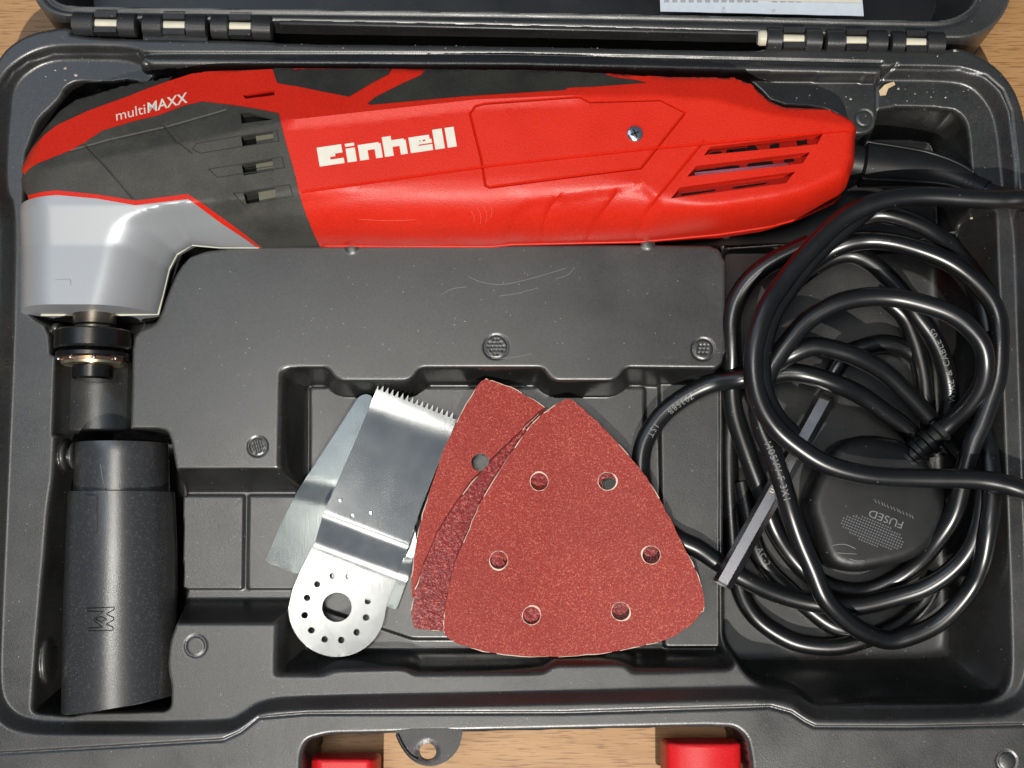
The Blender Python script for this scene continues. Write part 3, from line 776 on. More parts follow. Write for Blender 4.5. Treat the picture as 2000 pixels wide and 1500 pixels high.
# vents: red inner wall with dark openings
for k, h in enumerate(vh):
    c = h.mean(0)
    def inner(x, y): return T_(x, y) * 0 + (float(T_(*h.mean(0))) - 5.0)
    fl = shell('vent_floor', c + (h - c) * 1.12, inner, M_RED, tool, 2.0, .8, sharp=30)
    e = h[2] - h[1]; f = (h[0] - h[1])
    spots = {0: [(.1, .55, .06), (.22, .5, .03), (.3, .5, .09), (.42, .45, .05), (.62, .5, .05), (.86, .35, .05)], 1: [(.1, .3, .1), (.3, .25, .11), (.6, .25, .13), (.86, .25, .05)], 2: [(.2, .45, .18), (.66, .45, .17)]}[k]
    for (u, v, w) in spots:
        cc = h[1] + e * u + f * v; hw = np.linalg.norm(e) * w; hh = {0: .95, 1: .6, 2: .35}[k]
        d_ = e / np.linalg.norm(e); n_ = np.array([-d_[1], d_[0]])
        P = np.array([cc + d_ * hw * np.sign(math.cos(t)) * abs(math.cos(t)) ** .35 * random.uniform(.75, 1.15) + n_ * hh * np.sign(math.sin(t)) * abs(math.sin(t)) ** .4 * random.uniform(.6, 1.3) for t in np.linspace(.1, 2 * math.pi + .1, 14, endpoint=False)])
        zf = float(T_(*h.mean(0))) - 4.9
        mesh('vent_opening', [(p[0], p[1], zf) for p in P], [tuple(range(14))], M_DARK, fl, False)
    if k == 1:
        pts_ = [h[0] + (h[3] - h[0]) * .05 + (h[1] - h[0]) * .3, h[0] + (h[3] - h[0]) * .86 + (h[1] - h[0]) * .22]
        V, F = tube([(p[0], p[1], float(T_(*h.mean(0))) - 2.6) for p in pts_], .75, 10)
        mesh('vent_wire', V, F, flat('mauve wire sleeve', (.55, .25, .36), .35), fl)
# small slot on the hood
V, F = box((SLOT[:, 0].min() - 1, SLOT[:, 1].min() - 1, 0), (SLOT[:, 0].max() + 1, SLOT[:, 1].max() + 1, 1.0)); V = np.array(V); V[:, 2] += float(T_(*SLOT.mean(0))) - 4.5
mesh('slot_floor', V, F, M_REDD, tool, False)
# rubber inserts on the shaded upper side
INS1 = np.concatenate([WP([(534, 136, 11), (600, 137.5, 11), (700, 139.5, 11), (772, 140.3, 11)]), S([(760, 145), (724, 164), (682, 189), (620, 177), (541, 162)])])
INS2 = np.concatenate([S([(718, 203), (734, 190), (790, 162), (822, 148)]), WP([(842, 141, 11), (900, 141.6, 11), (1000, 143.6, 11), (1100, 145.6, 11), (1140, 147.2, 11)]), S([(1200, 152), (1240, 157), (1262, 162), (1180, 168), (1108, 172), (1104, 176), (900, 189), (724, 205)])])
for q_ in (INS1, INS2):
    shell('rubber_insert', q_, lambda x, y: T_(x, y) + .35, M_RUB2, tool, 1.2, 1.5, inset=(.3,), seg=1.0)
for l_ in (S([(1240, 159), (1300, 150), (1400, 150)]),):
    pass
# charcoal grip over the motor
TRIM_T = [(54, 382), (66, 379), (112, 372), (190, 380), (265, 392), (367, 379), (440, 430), (504, 479), (512, 484)]
TRIM_B = [(501, 484), (494, 478), (432, 436), (367, 389), (265, 401), (190, 388), (112, 381), (66, 387), (56, 390)]
grip_out = np.concatenate([S(STRIPE_BOT[::-1]), S(LEFT[::-1]), WP([(622, 481, 0), (515, 484, 0)]), S(TRIM_T[::-1][1:]), WP([(50, 366, 2)])])
OPEN = [[(470, 222), (485, 220), (533, 234), (472, 242)], [(471, 266), (533, 257), (535, 278), (474, 287)], [(472, 322), (532, 311), (534, 334), (476, 343)], [(476, 377), (538, 366), (540, 389), (482, 399)]]
oh = [S(o_) for o_ in OPEN]
RUBH = lambda x, y: T_(x, y) + .3
grip = shell('rubber_grip', grip_out, RUBH, M_RUB, tool, 1.2, 2.0, holes=oh, lines=lines_for(gl[3], gl[4], gl[5]) + [KN[1:5]], inset=INS, mirror=0.0, seg=1.0, sharp=30)
for k, o_ in enumerate(oh):
    zt = float(T_(*o_.mean(0))); c = o_.mean(0)
    P = c + (o_ - c) * 1.15
    well = shell('grip_vent', P, lambda x, y: np.full(np.shape(x), zt - 4.2), M_DARK, tool, 2.0, .6, sharp=30)
    if k:
        a, b = o_[0] + (o_[1] - o_[0]) * .42, o_[3] + (o_[2] - o_[3]) * .42
        Q_ = np.array([a, o_[1] + (o_[1] - o_[0]) * .06, o_[2] + (o_[2] - o_[3]) * .06, b])
        V = [(p[0], p[1], zt - 2.4) for p in Q_] + [(p[0], p[1], zt - 4) for p in Q_]
        mesh('inner_cover', V, [(3, 2, 1, 0), (0, 1, 5, 4), (1, 2, 6, 5), (2, 3, 7, 6), (3, 0, 4, 7)], M_OLIVE, well, False)
M_RUBD = plastic('dark rubber joint', (.016, .016, .015), .6, .1)
for q_ in ([(376, 292), (392, 300), (472, 287), (545, 276), (541, 256), (470, 266), (385, 281)], [(408, 331), (425, 347), (556, 328), (551, 307), (472, 321)], [(456, 378), (478, 402), (573, 384), (566, 361), (476, 376)]):
    ring_on('vent_surround', S(q_), .16, M_RUBD, grip, RUBH, dz=.0)
# charcoal cap above the stripe
cap_out = np.concatenate([WP([(50, 330, 3), (58, 292, 8), (84, 246, 10), (114, 212, 10), (150, 187, 10), (230, 166, 10), (300, 154, 10), (340, 148, 11)]), S(STRIPE_TOP[::-1])])
shell('rubber_cap', cap_out, lambda x, y: T_(x, y) + .1, M_RUB2, tool, 1.1, 2.0, inset=(.2, .6), mirror=0.0, seg=1.0, sharp=30)
# thin red trim and silver gear head
def TRIMH(x, y): return T_(x, y) + .15
trim_out = np.concatenate([S(TRIM_T), S(TRIM_B)])
shell('red_trim', trim_out, TRIMH, M_RED, tool, .9, 2.0, seg=.8, sharp=30, inset=(.25,))
head_out = np.concatenate([S(TRIM_B), WP([(52, 420, 0), (48, 500, 0), (46.5, 603, 0)])])
xl, xr = WP([(46.5, 614, 0)])[0, 0], WP([(308, 614, 0)])[0, 0]
head_out = np.concatenate([head_out, [[xl, yhead], [xr, yhead]], WP([(319, 575, 0), (331, 525, 0), (346, 497, 0), (376, 479, 0), (430, 484, 0), (500, 484, 0)])])
head = shell('gear_head', head_out, TH, M_SILV, tool, 1.0, 2.0, lines=[HRIDGE[1:6]], inset=INS, mirror=0.0, seg=.8, sharp=28)
# parting bead along the head's right edge and the raised nib
bead = np.column_stack([WP([(506, 483, 0), (430, 483, 0), (374, 478, 0), (345, 497, 0), (330, 526, 0), (318, 576, 0), (309, 613, 0), (230, 615, 0), (80, 615, 0)]), np.zeros(9)])
V, F = tube(resample(bead, 1.0, False), .42, 8); mesh('parting_bead', V, F, flat('pale moulding seam', (.62, .62, .50), .4), head)
nb = S([(109, 547), (138, 546), (139, 557), (110, 558)], TH)
shell('nib', nb, lambda x, y: TH(x, y) + .35, M_SILV, head, .8, .8, sharp=30)
# spindle, collar, washer and bolt on one axis
axx = W(184, 650, 0)[0]
def yy(py): return W(184, py, 0)[1]
def turned(name, prof, mat, parent=tool, n=44):
    V, F = lathe([(-yy(p), r) for p, r in prof], (axx, 0, 0), (0, -1, 0), n); return mesh(name, V, F, mat, parent, True, 32)
sp = turned('spindle', [(606, 7.4), (634, 7.4), (638, 6.9), (700, 6.9)], M_DARKM)
turned('collar', [(647, 12.9), (650, 13.5), (680, 13.5), (684, 12.9)], M_BLACKM)
fl_ = turned('flange', [(684, 11.6), (692, 12.8), (699, 12.8), (702, 12.2)], M_BLACKM)
turned('copper_washer', [(700, 11.3), (708, 11.3)], M_COPPER)
turned('brass_ring', [(708.3, 11.0), (713, 10.6), (714, 10.2)], M_BRASS)
bo = turned('bolt_head', [(714, 6.6), (716, 7.0), (738, 7.0), (742, 6.2)], M_BLACKM)
for a in (-58, -22, 18, 55):
    an = math.radians(a); p = (axx + 12.0 * math.sin(an), yy(702), 12.0 * math.cos(an))
    V, F = lathe([(0, .6), (.8, .6), (1.0, .4)], p, (0, -1, 0), 10); mesh('drive_pin', V, F, M_SCREW, fl_)

# ---- lettering printed on the housing
def on_surface(V2, hf, dz=.06, sub=None): return np.column_stack([V2, hf(V2[:, 0], V2[:, 1]) + dz])
def rect(u0, v0, u1, v1): return [(u0, v0), (u1, v0), (u1, v1), (u0, v1)]
LET = {'E': [rect(0, 0, 52, 107), rect(52, 0, 140, 30), rect(52, 45, 96, 107), rect(96, 60, 138, 107), rect(52, 30, 66, 45)],
       'i': [rect(158, 0, 210, 78), rect(158, 88, 210, 105)],
       'n': [rect(228, 0, 278, 88), rect(278, 52, 318, 88), rect(318, 0, 356, 80), rect(318, 80, 346, 88)],
       'h': [rect(368, 0, 418, 112), rect(418, 50, 458, 88), rect(458, 0, 497, 80), rect(458, 80, 487, 88)],
       'e': [rect(514, 0, 564, 88), rect(564, 0, 640, 34), rect(564, 41, 640, 56), rect(578, 56, 590, 64), rect(606, 56, 640, 64), rect(564, 56, 572, 64), rect(564, 64, 630, 88)],
       'l': [rect(652, 0, 706, 112)], 'L': [rect(722, 0, 773, 112)]}
o0 = np.array([500 + 356 / 2.857, 930 / 2.857]); uu = np.array([.9893, -.1457]) / 2.857; vv = np.array([-.165, -.985]) / 2.857
parts_ = []
for ch, rs_ in LET.items():
    for r in rs_:
        P = []
        nu = max(1, int((r[1][0] - r[0][0]) / 25)); nv = max(1, int((r[2][1] - r[1][1]) / 25))
        for j in range(nv + 1):
            for i in range(nu + 1):
                u = r[0][0] + (r[1][0] - r[0][0]) * i / nu; v = r[0][1] + (r[2][1] - r[0][1]) * j / nv
                P.append(o0 + uu * u + vv * v)
        s_ = S(P); Vv = on_surface(s_, T_, .07)
        Ff = [(j * (nu + 1) + i, j * (nu + 1) + i + 1, (j + 1) * (nu + 1) + i + 1, (j + 1) * (nu + 1) + i) for j in range(nv) for i in range(nu)]
        parts_.append((Vv, Ff))
V, F = join(parts_); mesh('brand_lettering', V, F, M_WHITE, tool, False)
def letter_px(text, p0, p1, size, shear=0, offset=0, stretch=None, hf=T_, mat=M_WHITE, name='lettering', parent=tool, dz=.07, surf=True, zc=0.0, fit=True):
    """text from pixel p0 (baseline start) to p1 (baseline end), size in px"""
    V2, F = glyphs(text, 1.0, shear, offset)
    p0, p1 = np.array(p0, float), np.array(p1, float); e = p1 - p0; L_ = np.linalg.norm(e); e /= L_; n_ = np.array([e[1], -e[0]])
    kx = L_ / V2[:, 0].max() if fit else size
    P = p0 + e * (V2[:, :1] * kx) + n_ * (V2[:, 1:] * size)
    if surf: s_ = S(P, hf); V = on_surface(s_, hf, dz)
    else: q = W(P[:, 0], P[:, 1], zc); V = np.column_stack([q, (hf(q[:, 0], q[:, 1]) + dz) if hf else np.full(len(q), zc + dz)])
    return mesh(name, V, F, mat, parent, False)
letter_px('multi', (226, 236), (287, 221), 27, .12, 0, name='model_lettering')
letter_px('MAXX', (287, 221), (370, 199), 28, .22, .012, name='model_lettering')

# pale rub marks on the housing
M_RUBBED = flat('rubbed red plastic', (.66, .10, .07), .6)
for pts_ in ([(920, 412), (926, 424), (925, 436)], [(932, 406), (939, 420), (938, 438)], [(944, 402), (951, 418), (949, 434)], [(957, 400), (961, 412), (958, 426)], [(700, 428), (760, 431), (812, 429)], [(1000, 246), (1040, 240), (1066, 239)]):
    q_ = catmull(S(pts_), 6); V, F = tube(np.column_stack([q_, T_(q_[:, 0], q_[:, 1]) - .02]), .10, 5); mesh('scratch', V, F, M_RUBBED, tool)

# ---- cord: strain relief, cord, plug (all part of the tool)
RC = 3.4
def path(pts, n=9): 
    P = np.array([W3(*p) for p in pts]); return catmull(P, n)
rp = path([(1652, 314, -3), (1684, 320, -3), (1740, 325, -3), (1800, 332, -3), (1850, 343, -1), (1893, 360, 2), (1925, 374, 5)], 10)
tt = np.linspace(0, 1, len(rp)); rr_ = np.interp(tt, [0, .155, .16, .5, .80, .83, .86, 1], [6.6, 6.6, 8.6, 7.0, 4.7, 4.7, 4.0, 4.0])
V, F = tube(rp, rr_, 24); rel = mesh('strain_relief', V, F, M_PLUG, tool, True, 50)
T0, N0, B0 = frames(rp)
for sgn in (-1, 1):
    i0_, i1_ = int(len(rp) * .16), int(len(rp) * .84)
    C = rp[i0_:i1_] + B0[i0_:i1_] * (sgn * rr_[i0_:i1_, None] * .80) + N0[i0_:i1_] * (rr_[i0_:i1_, None] * .58)
    V, F = tube(C, .7, 8); mesh('relief_rib', V, F, M_PLUG, rel)
CH = {
 'relief': [(1905, 366, 3), (1935, 378, 6), (1975, 388, 8), (2030, 404, 8), (2120, 450, 2), (2190, 560, -12), (2215, 700, -20), (2190, 840, -12), (2130, 930, 2), (2060, 966, 10), (2010, 960, 12.5),
            (1960, 945, 12.5), (1900, 936, 12), (1800, 934, 12), (1700, 929, 13), (1620, 909, 14), (1560, 874, 15), (1510, 829, 16), (1479, 770, 17), (1472, 690, 18), (1494, 610, 18), (1535, 545, 17), (1590, 480, 17),
            (1650, 425, 17), (1720, 393, 17), (1800, 383, 16.5), (1900, 388, 16.5), (1960, 390, 16.5), (2020, 388, 16), (2120, 396, 8), (2220, 470, -10), (2260, 600, -28)],
 'double': [(1700, 404, 9), (1655, 440, 9.5), (1602, 488, 9.5), (1550, 552, 9.5), (1509, 616, 10), (1488, 690, 10), (1492, 762, 9.5), (1516, 815, 9), (1552, 852, 8)],
 'outer': [(1582, 476, 6), (1515, 508, 4), (1469, 542, 2), (1441, 581, 0), (1429, 620, -1), (1428, 658, -2), (1429, 700, -4), (1428, 750, -7), (1435, 810, -9), (1458, 882, -10.5), (1486, 958, -12.5), (1511, 1030, -15),
           (1543, 1082, -18), (1584, 1124, -19.5), (1636, 1150, -20), (1690, 1154, -20), (1742, 1135, -18), (1792, 1100, -14), (1832, 1052, -8), (1864, 1000, -4), (1884, 922, -1), (1900, 866, 1), (1916, 831, 2), (1934, 781, 3), (1948, 735, 4),
           (1952, 677, 5), (1950, 627, 5), (1935, 587, 5), (1900, 546, 5), (1854, 512, 5), (1800, 489, 5), (1742, 473, 5), (1692, 469, 4), (1646, 478, 3), (1600, 502, 0), (1538, 550, -6)],
 'inner': [(1900, 790, -7), (1922, 845, -5), (1934, 900, -1), (1936, 980, 1), (1930, 1030, 1), (1920, 1090, -2), (1902, 1138, -6), (1870, 1182, -9), (1830, 1218, -11), (1778, 1242, -12), (1734, 1250, -12), (1686, 1234, -9), (1646, 1206, -6), (1610, 1166, -3), (1586, 1110, -1), (1562, 1054, 1), (1543, 998, 3),
           (1526, 938, 4), (1506, 882, 5), (1487, 838, 5), (1480, 795, 5), (1490, 750, 6), (1513, 706, 7), (1538, 670, 8), (1576, 627, 9), (1627, 596, 10), (1684, 581, 10), (1742, 581, 10), (1800, 593, 11), (1854, 612, 12), (1893, 640, 12.5), (1918, 673, 12),
           (1925, 712, 10), (1917, 754, 6), (1892, 792, 1), (1862, 820, -4), (1838, 842, -7)],
 'across': [(1480, 728, -1), (1446, 740, -1), (1396, 748, -5), (1346, 770, -7), (1299, 804, -8.2), (1265, 850, -8.8), (1252, 895, -9), (1256, 950, -9), (1280, 1010, -9), (1320, 1050, -9), (1364, 1072, -9), (1406, 1102, -9), (1454, 1130, -10), (1510, 1156, -12.5),
            (1570, 1174, -14), (1630, 1182, -14), (1682, 1182, -14), (1750, 1166, -13), (1810, 1146, -11), (1862, 1110, -8), (1896, 1066, -5), (1914, 1010, -3), (1920, 940, -3)],
 'low': [(1450, 700, -12), (1434, 760, -15), (1424, 850, -18), (1424, 910, -19.5), (1427, 990, -20), (1434, 1080, -20), (1445, 1150, -20), (1470, 1198, -20), (1510, 1232, -20), (1562, 1256, -19.8), (1630, 1262, -19.5), (1690, 1248, -19), (1750, 1222, -19.8), (1800, 1180, -20), (1830, 1120, -19)],
 'low2': [(1448, 940, -18), (1462, 1010, -19), (1476, 1070, -19.5), (1502, 1114, -20), (1540, 1152, -20), (1582, 1190, -20), (1630, 1222, -20), (1690, 1234, -20.5)],
 'mid': [(1510, 715, 0), (1542, 694, 4), (1584, 677, 5), (1623, 681, 4), (1673, 697, 2), (1727, 727, -2), (1769, 766, -6), (1808, 808, -10), (1845, 855, -15), (1885, 905, -17), (1890, 950, -17)],
 'mid2': [(1490, 738, -3), (1534, 728, 0), (1577, 732, 1.5), (1634, 750, .5), (1684, 774, -4), (1731, 808, -8), (1769, 836, -11), (1812, 882, -15)],
 'wire': [(1506, 592, -13), (1555, 548, -10), (1592, 520, -7), (1630, 501, -6), (1665, 497, -5.5), (1700, 512, -5), (1731, 539, -5), (1758, 568, -5.5), (1788, 612, -6), (1819, 654, -7), (1838, 693, -8), (1850, 735, -9), (1855, 774, -11), (1850, 820, -14), (1848, 880, -18)],
 'thin': [(1636, 440, 0), (1690, 424, 5), (1727, 418, 7), (1788, 436, 6), (1835, 464, 3), (1866, 497, -2), (1895, 540, -3), (1920, 590, -2), (1930, 650, -1)],
 'deep': [(1730, 585, -14), (1765, 616, -15), (1784, 658, -16), (1796, 697, -17), (1804, 735, -18), (1808, 775, -19), (1814, 830, -19.5), (1830, 890, -20)],
 'deep2': [(1620, 740, -19), (1650, 695, -17), (1692, 677, -16), (1731, 671, -16), (1769, 682, -18), (1800, 705, -19.5)]}
CP = {k: path(v, 10) for k, v in CH.items()}
V, F = join([tube(c, RC, 18) for c in CP.values()])
cord = mesh('power_cord', V, F, M_CORD, tool, True, 60)
def text_on_cord(text, key, px_at, size, side=0.0, rev=False, mat=M_MARK, dz=.14):  # letters moulded in the cord's black; pale grey paints the light on them
    C = CP[key]; q = W3(px_at[0], px_at[1], 0)
    d_ = np.hypot(C[:, 0] - q[0] * 1, C[:, 1] - q[1]); i = int(np.argmin(d_))
    seg_ = np.concatenate([[0], np.cumsum(np.linalg.norm(np.diff(C, axis=0), axis=1))])
    T1, N1, B1 = frames(C)
    V2, Fc = glyphs(text, size, 0, 0, 1.15)
    s_ = seg_[i] + (V2[:, 0] * (-1 if rev else 1)); v = (V2[:, 1] - size * .35) * (-1 if rev else 1)
    O_ = [np.interp(s_, seg_, C[:, k]) for k in range(3)]; Nn = np.column_stack([np.interp(s_, seg_, N1[:, k]) for k in range(3)]); Bb = np.column_stack([np.interp(s_, seg_, B1[:, k]) for k in range(3)])
    an = -v / RC + side
    P = np.column_stack(O_) + (RC + dz) * (np.cos(an)[:, None] * Nn + np.sin(an)[:, None] * Bb)
    return mesh('cord_lettering', P, Fc, mat, cord, False)
text_on_cord('H05VV-F 3X1', 'inner', (1500, 862), 3.3, -.15, rev=True)
text_on_cord('WIRE & CABLE 05', 'wire', (1853, 778), 3.1, .1, rev=True)
text_on_cord('70358B', 'across', (1356, 765), 3.2, -.35, rev=False)
text_on_cord('1ST', 'across', (1283, 823), 3.2, -.2, rev=False)
text_on_cord('AC-2', 'low2', (1478, 1075), 3.0, -.2, rev=False)

# plug
PZ = -5.0
plug_out = chaikin(WP([(1612, 900), (1590, 945), (1578, 985), (1596, 1040), (1610, 1085), (1632, 1110), (1676, 1120), (1729, 1110), (1790, 1094), (1828, 1064), (1852, 1030), (1860, 1000), (1850, 960), (1828, 922), (1806, 888), (1770, 858), (1700, 846), (1645, 858)], PZ), 1)
pc = W(1716, 985, PZ)
def PLH(x, y):
    d = np.maximum(-sdf(plug_out, x, y), 0); u = np.clip(d / 4.0, 0, 1)
    return PZ - 4.0 + 4.0 * np.sqrt(np.clip(1 - (1 - u) ** 2, 0, 1)) - .004 * ((x - pc[0]) ** 2 + (y - pc[1]) ** 2) * .3
plug = shell('plug', plug_out, PLH, M_PLUG, tool, 1.2, 2, base=-21.5, inset=(.15, .5, 1, 2, 3.4), seg=1.0, sharp=50)
ec = np.array([1705, 1039]); ea = math.radians(22)
dots = []
for a in np.arange(-68, 69, 5.4):
    for b in np.arange(-26, 27, 5.4):
        if (a / 66) ** 2 + (b / 24) ** 2 < 1:
            p = ec + np.array([a * math.cos(ea) - b * math.sin(ea), a * math.sin(ea) + b * math.cos(ea)]); q = W(p[0], p[1], PZ); h = .34
            z = float(PLH(np.array([q[0]]), np.array([q[1]]))[0])
            dots.append(([(q[0] - h, q[1] - h, z - .1), (q[0] + h, q[1] - h, z - .1), (q[0] + h, q[1] + h, z - .1), (q[0] - h, q[1] + h, z - .1), (q[0], q[1], z + .4)], [(0, 1, 4), (1, 2, 4), (2, 3, 4), (3, 0, 4)]))
V, F = join(dots); o_ = mesh('knurled_pad', V, F, flat('pale knurling', (.22, .22, .23), .35), plug, False); o_['kind'] = 'stuff'  # knurl points set paler than the plug body
letter_px('FUSED', (1767, 1020), (1700, 995), 21, hf=PLH, mat=M_MARK, name='plug_lettering', parent=plug, dz=.05, surf=False, zc=PZ)
for k in range(13):      # worn, unreadable second line of moulded text
    t = k / 12; p0_ = np.array([1784, 1013]) * (1 - t) + np.array([1712, 982]) * t
    V, F = [], []
    q0, q1 = W(p0_[0], p0_[1], PZ), W(p0_[0] - 3, p0_[1] - 8, PZ); z = float(PLH(np.array([q0[0]]), np.array([q0[1]]))[0]) + .03
    V, F = tube([(q0[0], q0[1], z), ((q0[0] + q1[0]) / 2 + random.uniform(-.3, .3), (q0[1] + q1[1]) / 2, z), (q1[0], q1[1], z)], .13, 5)
    mesh('worn_mark', V, F, M_MARK, plug)
for pts_ in ([(1626, 1065), (1650, 1063), (1672, 1072)], [(1616, 1079), (1640, 1080), (1674, 1082)], [(1659, 1091), (1672, 1095), (1690, 1095)]):
    q = WP(pts_, PZ); C = catmull(np.column_stack([q, PLH(q[:, 0], q[:, 1]) + .02]), 5); V, F = tube(C, .16, 6); mesh('scratch', V, F, M_MARK, plug)
pr = path([(1772, 902, -10), (1792, 882, -9), (1815, 862, -8), (1842, 838, -7)], 10)
V, F = tube(pr, 5.2 + .55 * np.sign(np.sin(np.linspace(0, 22, len(pr)))) - 1.2 * np.linspace(0, 1, len(pr)), 22); mesh('plug_relief', V, F, M_PLUG, plug, True, 40)

# ------------------------------------------------------------------ dust adapter
ZA = -9.2
ap = [(866, 238.5, 15.9), (876, 238.5, 16.2), (959, 238, 16.6), (961, 238, 18.3), (1060, 238, 19.0), (1130, 237, 19.3), (1200, 236, 19.4), (1300, 235, 19.5), (1372, 234, 19.5)]
A3 = np.array([W3(x_, y_, ZA) for y_, x_, r_ in ap]); AR = np.array([r_ for *_, r_ in ap])
adp = thing('dust_adapter', 'dark grey tapered tube adapter in the lower left compartment', 'adapter', (A3[4][0], A3[4][1], -29))
prof_y = np.concatenate([np.linspace(A3[0, 1], A3[2, 1], 10), np.linspace(A3[3, 1], A3[-1, 1], 42)])
def a_xr(y): return np.interp(-y, -A3[:, 1], A3[:, 0]), np.interp(-y, -A3[:, 1], AR)
nS = 64; V = []; F = []
yend = A3[-1, 1]
def arow(y, r, cut):
    for i in range(nS):
        w = 2 * math.pi * i / nS; x_c = a_xr(y)[0]; xx = x_c + r * math.sin(w); zz = ZA + r * math.cos(w)
        V.append((xx, y + cut * .16 * (xx - x_c), zz))
arow(prof_y[0], 14.6, 0); arow(prof_y[0] - .01, 15.9, 0)
for y in prof_y: arow(y, a_xr(y)[1] if True else 0, max(0, (A3[3, 1] - y) / (A3[3, 1] - yend)))
for r_ in (19.0, 17.6): arow(yend - .3, r_, 1)
nr_ = len(V) // nS
for k in range(nr_ - 1):
    for i in range(nS):
        j = (i + 1) % nS; F.append((k * nS + i, (k + 1) * nS + i, (k + 1) * nS + j, k * nS + j))
s0_ = len(V); arow(prof_y[0] - 30, 13.5, 0); arow(yend + 20, 17.0, 1)
for i in range(nS):
    j = (i + 1) % nS
    F.append((s0_ + i, i, j, s0_ + j)); F.append(((nr_ - 1) * nS + i, s0_ + nS + i, s0_ + nS + j, (nr_ - 1) * nS + j))
mesh('tube_body', V, F, M_ADAPT, adp, True, 35)
def AH(x, y):
    xc, r = a_xr(np.asarray(y)); return ZA + np.sqrt(np.maximum(r * r - (np.asarray(x) - xc) ** 2, .1))
ribp = S([(171, 968), (189, 968), (189, 1038), (171, 1038)], AH)
shell('locating_rib', ribp, lambda x, y: AH(x, y) + .7, M_ADAPT, adp, 1.0, 1.2, sharp=30)
def on_adapter(pts, r, mat, name):
    p = resample(S(pts, AH), .8, False); C = np.column_stack([p, AH(p[:, 0], p[:, 1])]); V, F = tube(C, r, 6); return mesh(name, V, F, mat, adp)
for pl in ([(410, 190), (770, 175), (770, 205), (665, 268), (765, 315), (765, 345), (662, 405), (755, 440), (755, 485), (430, 492)], [(410, 228), (630, 235), (495, 345), (615, 445), (430, 455)], [(525, 335), (590, 300), (670, 335), (600, 375), (525, 335)]):
    on_adapter([(110 + a / 6.82, 1160 + b / 6.82) for a, b in pl], .2, M_MARKD, 'emblem')
on_adapter([(196, 905), (199, 930), (204, 958)], .12, M_MARK, 'scratch')
tb = []
for k in range(46):      # worn moulded lettering that can no longer be read
    py = 1176 + k * 4.0; px = 143 + random.uniform(-9, 12) - (py - 1176) * .01
    q = S([(px, py), (px + random.uniform(1, 6), py + random.uniform(-1.5, 2.5))], AH); C = np.column_stack([q, AH(q[:, 0], q[:, 1]) + .05]); tb.append(tube(C, .16, 5))
V, F = join(tb); o_ = mesh('worn_lettering', V, F, M_FAINT, adp); o_['kind'] = 'stuff'

# ------------------------------------------------------------------ blades
def blade_frame(c, t): e = (t - c) / np.linalg.norm(t - c); return e
bc_px, bt_px = (658, 1186), (814, 785)
cA = W(*bc_px, -7); tA = W(*bt_px, -10.5); eA = blade_frame(cA, tA)
uA = lambda x, y: (x - cA[0]) * eA[0] + (y - cA[1]) * eA[1]
vA = lambda x, y: -(x - cA[0]) * eA[1] + (y - cA[1]) * eA[0]
def sm(a, b, x): return sstep(a, b, x)
def ZBA(x, y):
    u = uA(x, y)
    up_ = -1.5 - .115 * (u - 28.6) + .014 * np.maximum(u - 67, 0) ** 2
    lo_ = -6.6 - .02 * u
    st = -6.95 + .495 * (u - 17.6)
    k = .9
    m = np.maximum(lo_, st); hmx = np.clip(.5 + .5 * (st - lo_) / k, 0, 1); m = lo_ + (st - lo_) * hmx + k * hmx * (1 - hmx)
    h2 = np.clip(.5 + .5 * (m - up_) / k, 0, 1); return m + (up_ - m) * h2 - k * h2 * (1 - h2) + .09 * vA(x, y)
teeth = []
pa, pb = np.array([737, 755.]), np.array([892, 815.]); nt_ = 16
for k in range(nt_):
    a = pa + (pb - pa) * k / nt_; b = pa + (pb - pa) * (k + .72) / nt_; c = pa + (pb - pa) * (k + .5) / nt_
    nrm = np.array([.36, -.93])
    teeth += [a + nrm * 6.5, a + (pb - pa) / nt_ * .35 - nrm * 5, b - nrm * 5]
arc = [(658 + 94.5 * math.cos(w), 1188 + 95 * math.sin(w)) for w in np.linspace(math.radians(3), math.radians(181), 40)]
blade_px = [(572, 1150), (585, 1120), (614, 1063), (631, 1005), (690, 870)] + [tuple(t) for t in teeth] + [(893, 818), (862, 892), (823, 990), (798, 1064), (776, 1126)] + arc
zb = np.full(len(blade_px), -8.0); bp_ = np.array(blade_px, float)
for _ in range(8):
    q = W(bp_[:, 0], bp_[:, 1], zb); zb = ZBA(q[:, 0], q[:, 1])
blade_out = W(bp_[:, 0], bp_[:, 1], zb)
def bpt(px, py):
    z = -7.0
    for _ in range(8): q = W(px, py, z); z = float(ZBA(q[0], q[1]))
    return W(px, py, z)
hl = [(649, 1125), (680, 1126), (705, 1143), (718.5, 1174), (715, 1206), (696.5, 1235), (666.5, 1250), (634, 1249), (608, 1231), (595, 1201.5), (599.6, 1167.7), (619.5, 1141)]
bholes = [circle(bpt(*h), 1.15, 14) for h in hl] + [circle(bpt(658, 1186), 5.15, 36)]
def uline(u, w=40): 
    n_ = np.array([-eA[1], eA[0]]); m_ = cA + eA * u; return np.array([m_ - n_ * w, m_ + n_ * w])
saw = shell('saw_blade', blade_out, ZBA, M_STEEL, None, 1.6, .9, holes=bholes, lines=[uline(u) for u in (15.2, 16, 16.8, 17.6, 18.4, 19.2, 27, 27.8, 28.6, 29.4, 30.2, 31)], seg=1.0, sharp=60, jitter=.0, loc=(cA[0], cA[1], -7))
tag(saw, 'bright steel saw blade with toothed end and ring of holes on top', 'blade')
for px, py in ((664, 977), (689, 1006), (724, 1001)):
    q = bpt(px, py); z = float(ZBA(q[0], q[1])); V, F = lathe([(-.1, .8), (.05, .7), (.06, .3)], (q[0], q[1], z), (0, 0, 1), 14); mesh('pressed_mark', V, F, M_STEEL, saw)
cB = W(640, 1140, -9); tB = W(716, 772, -11.5); eB = blade_frame(cB, tB)
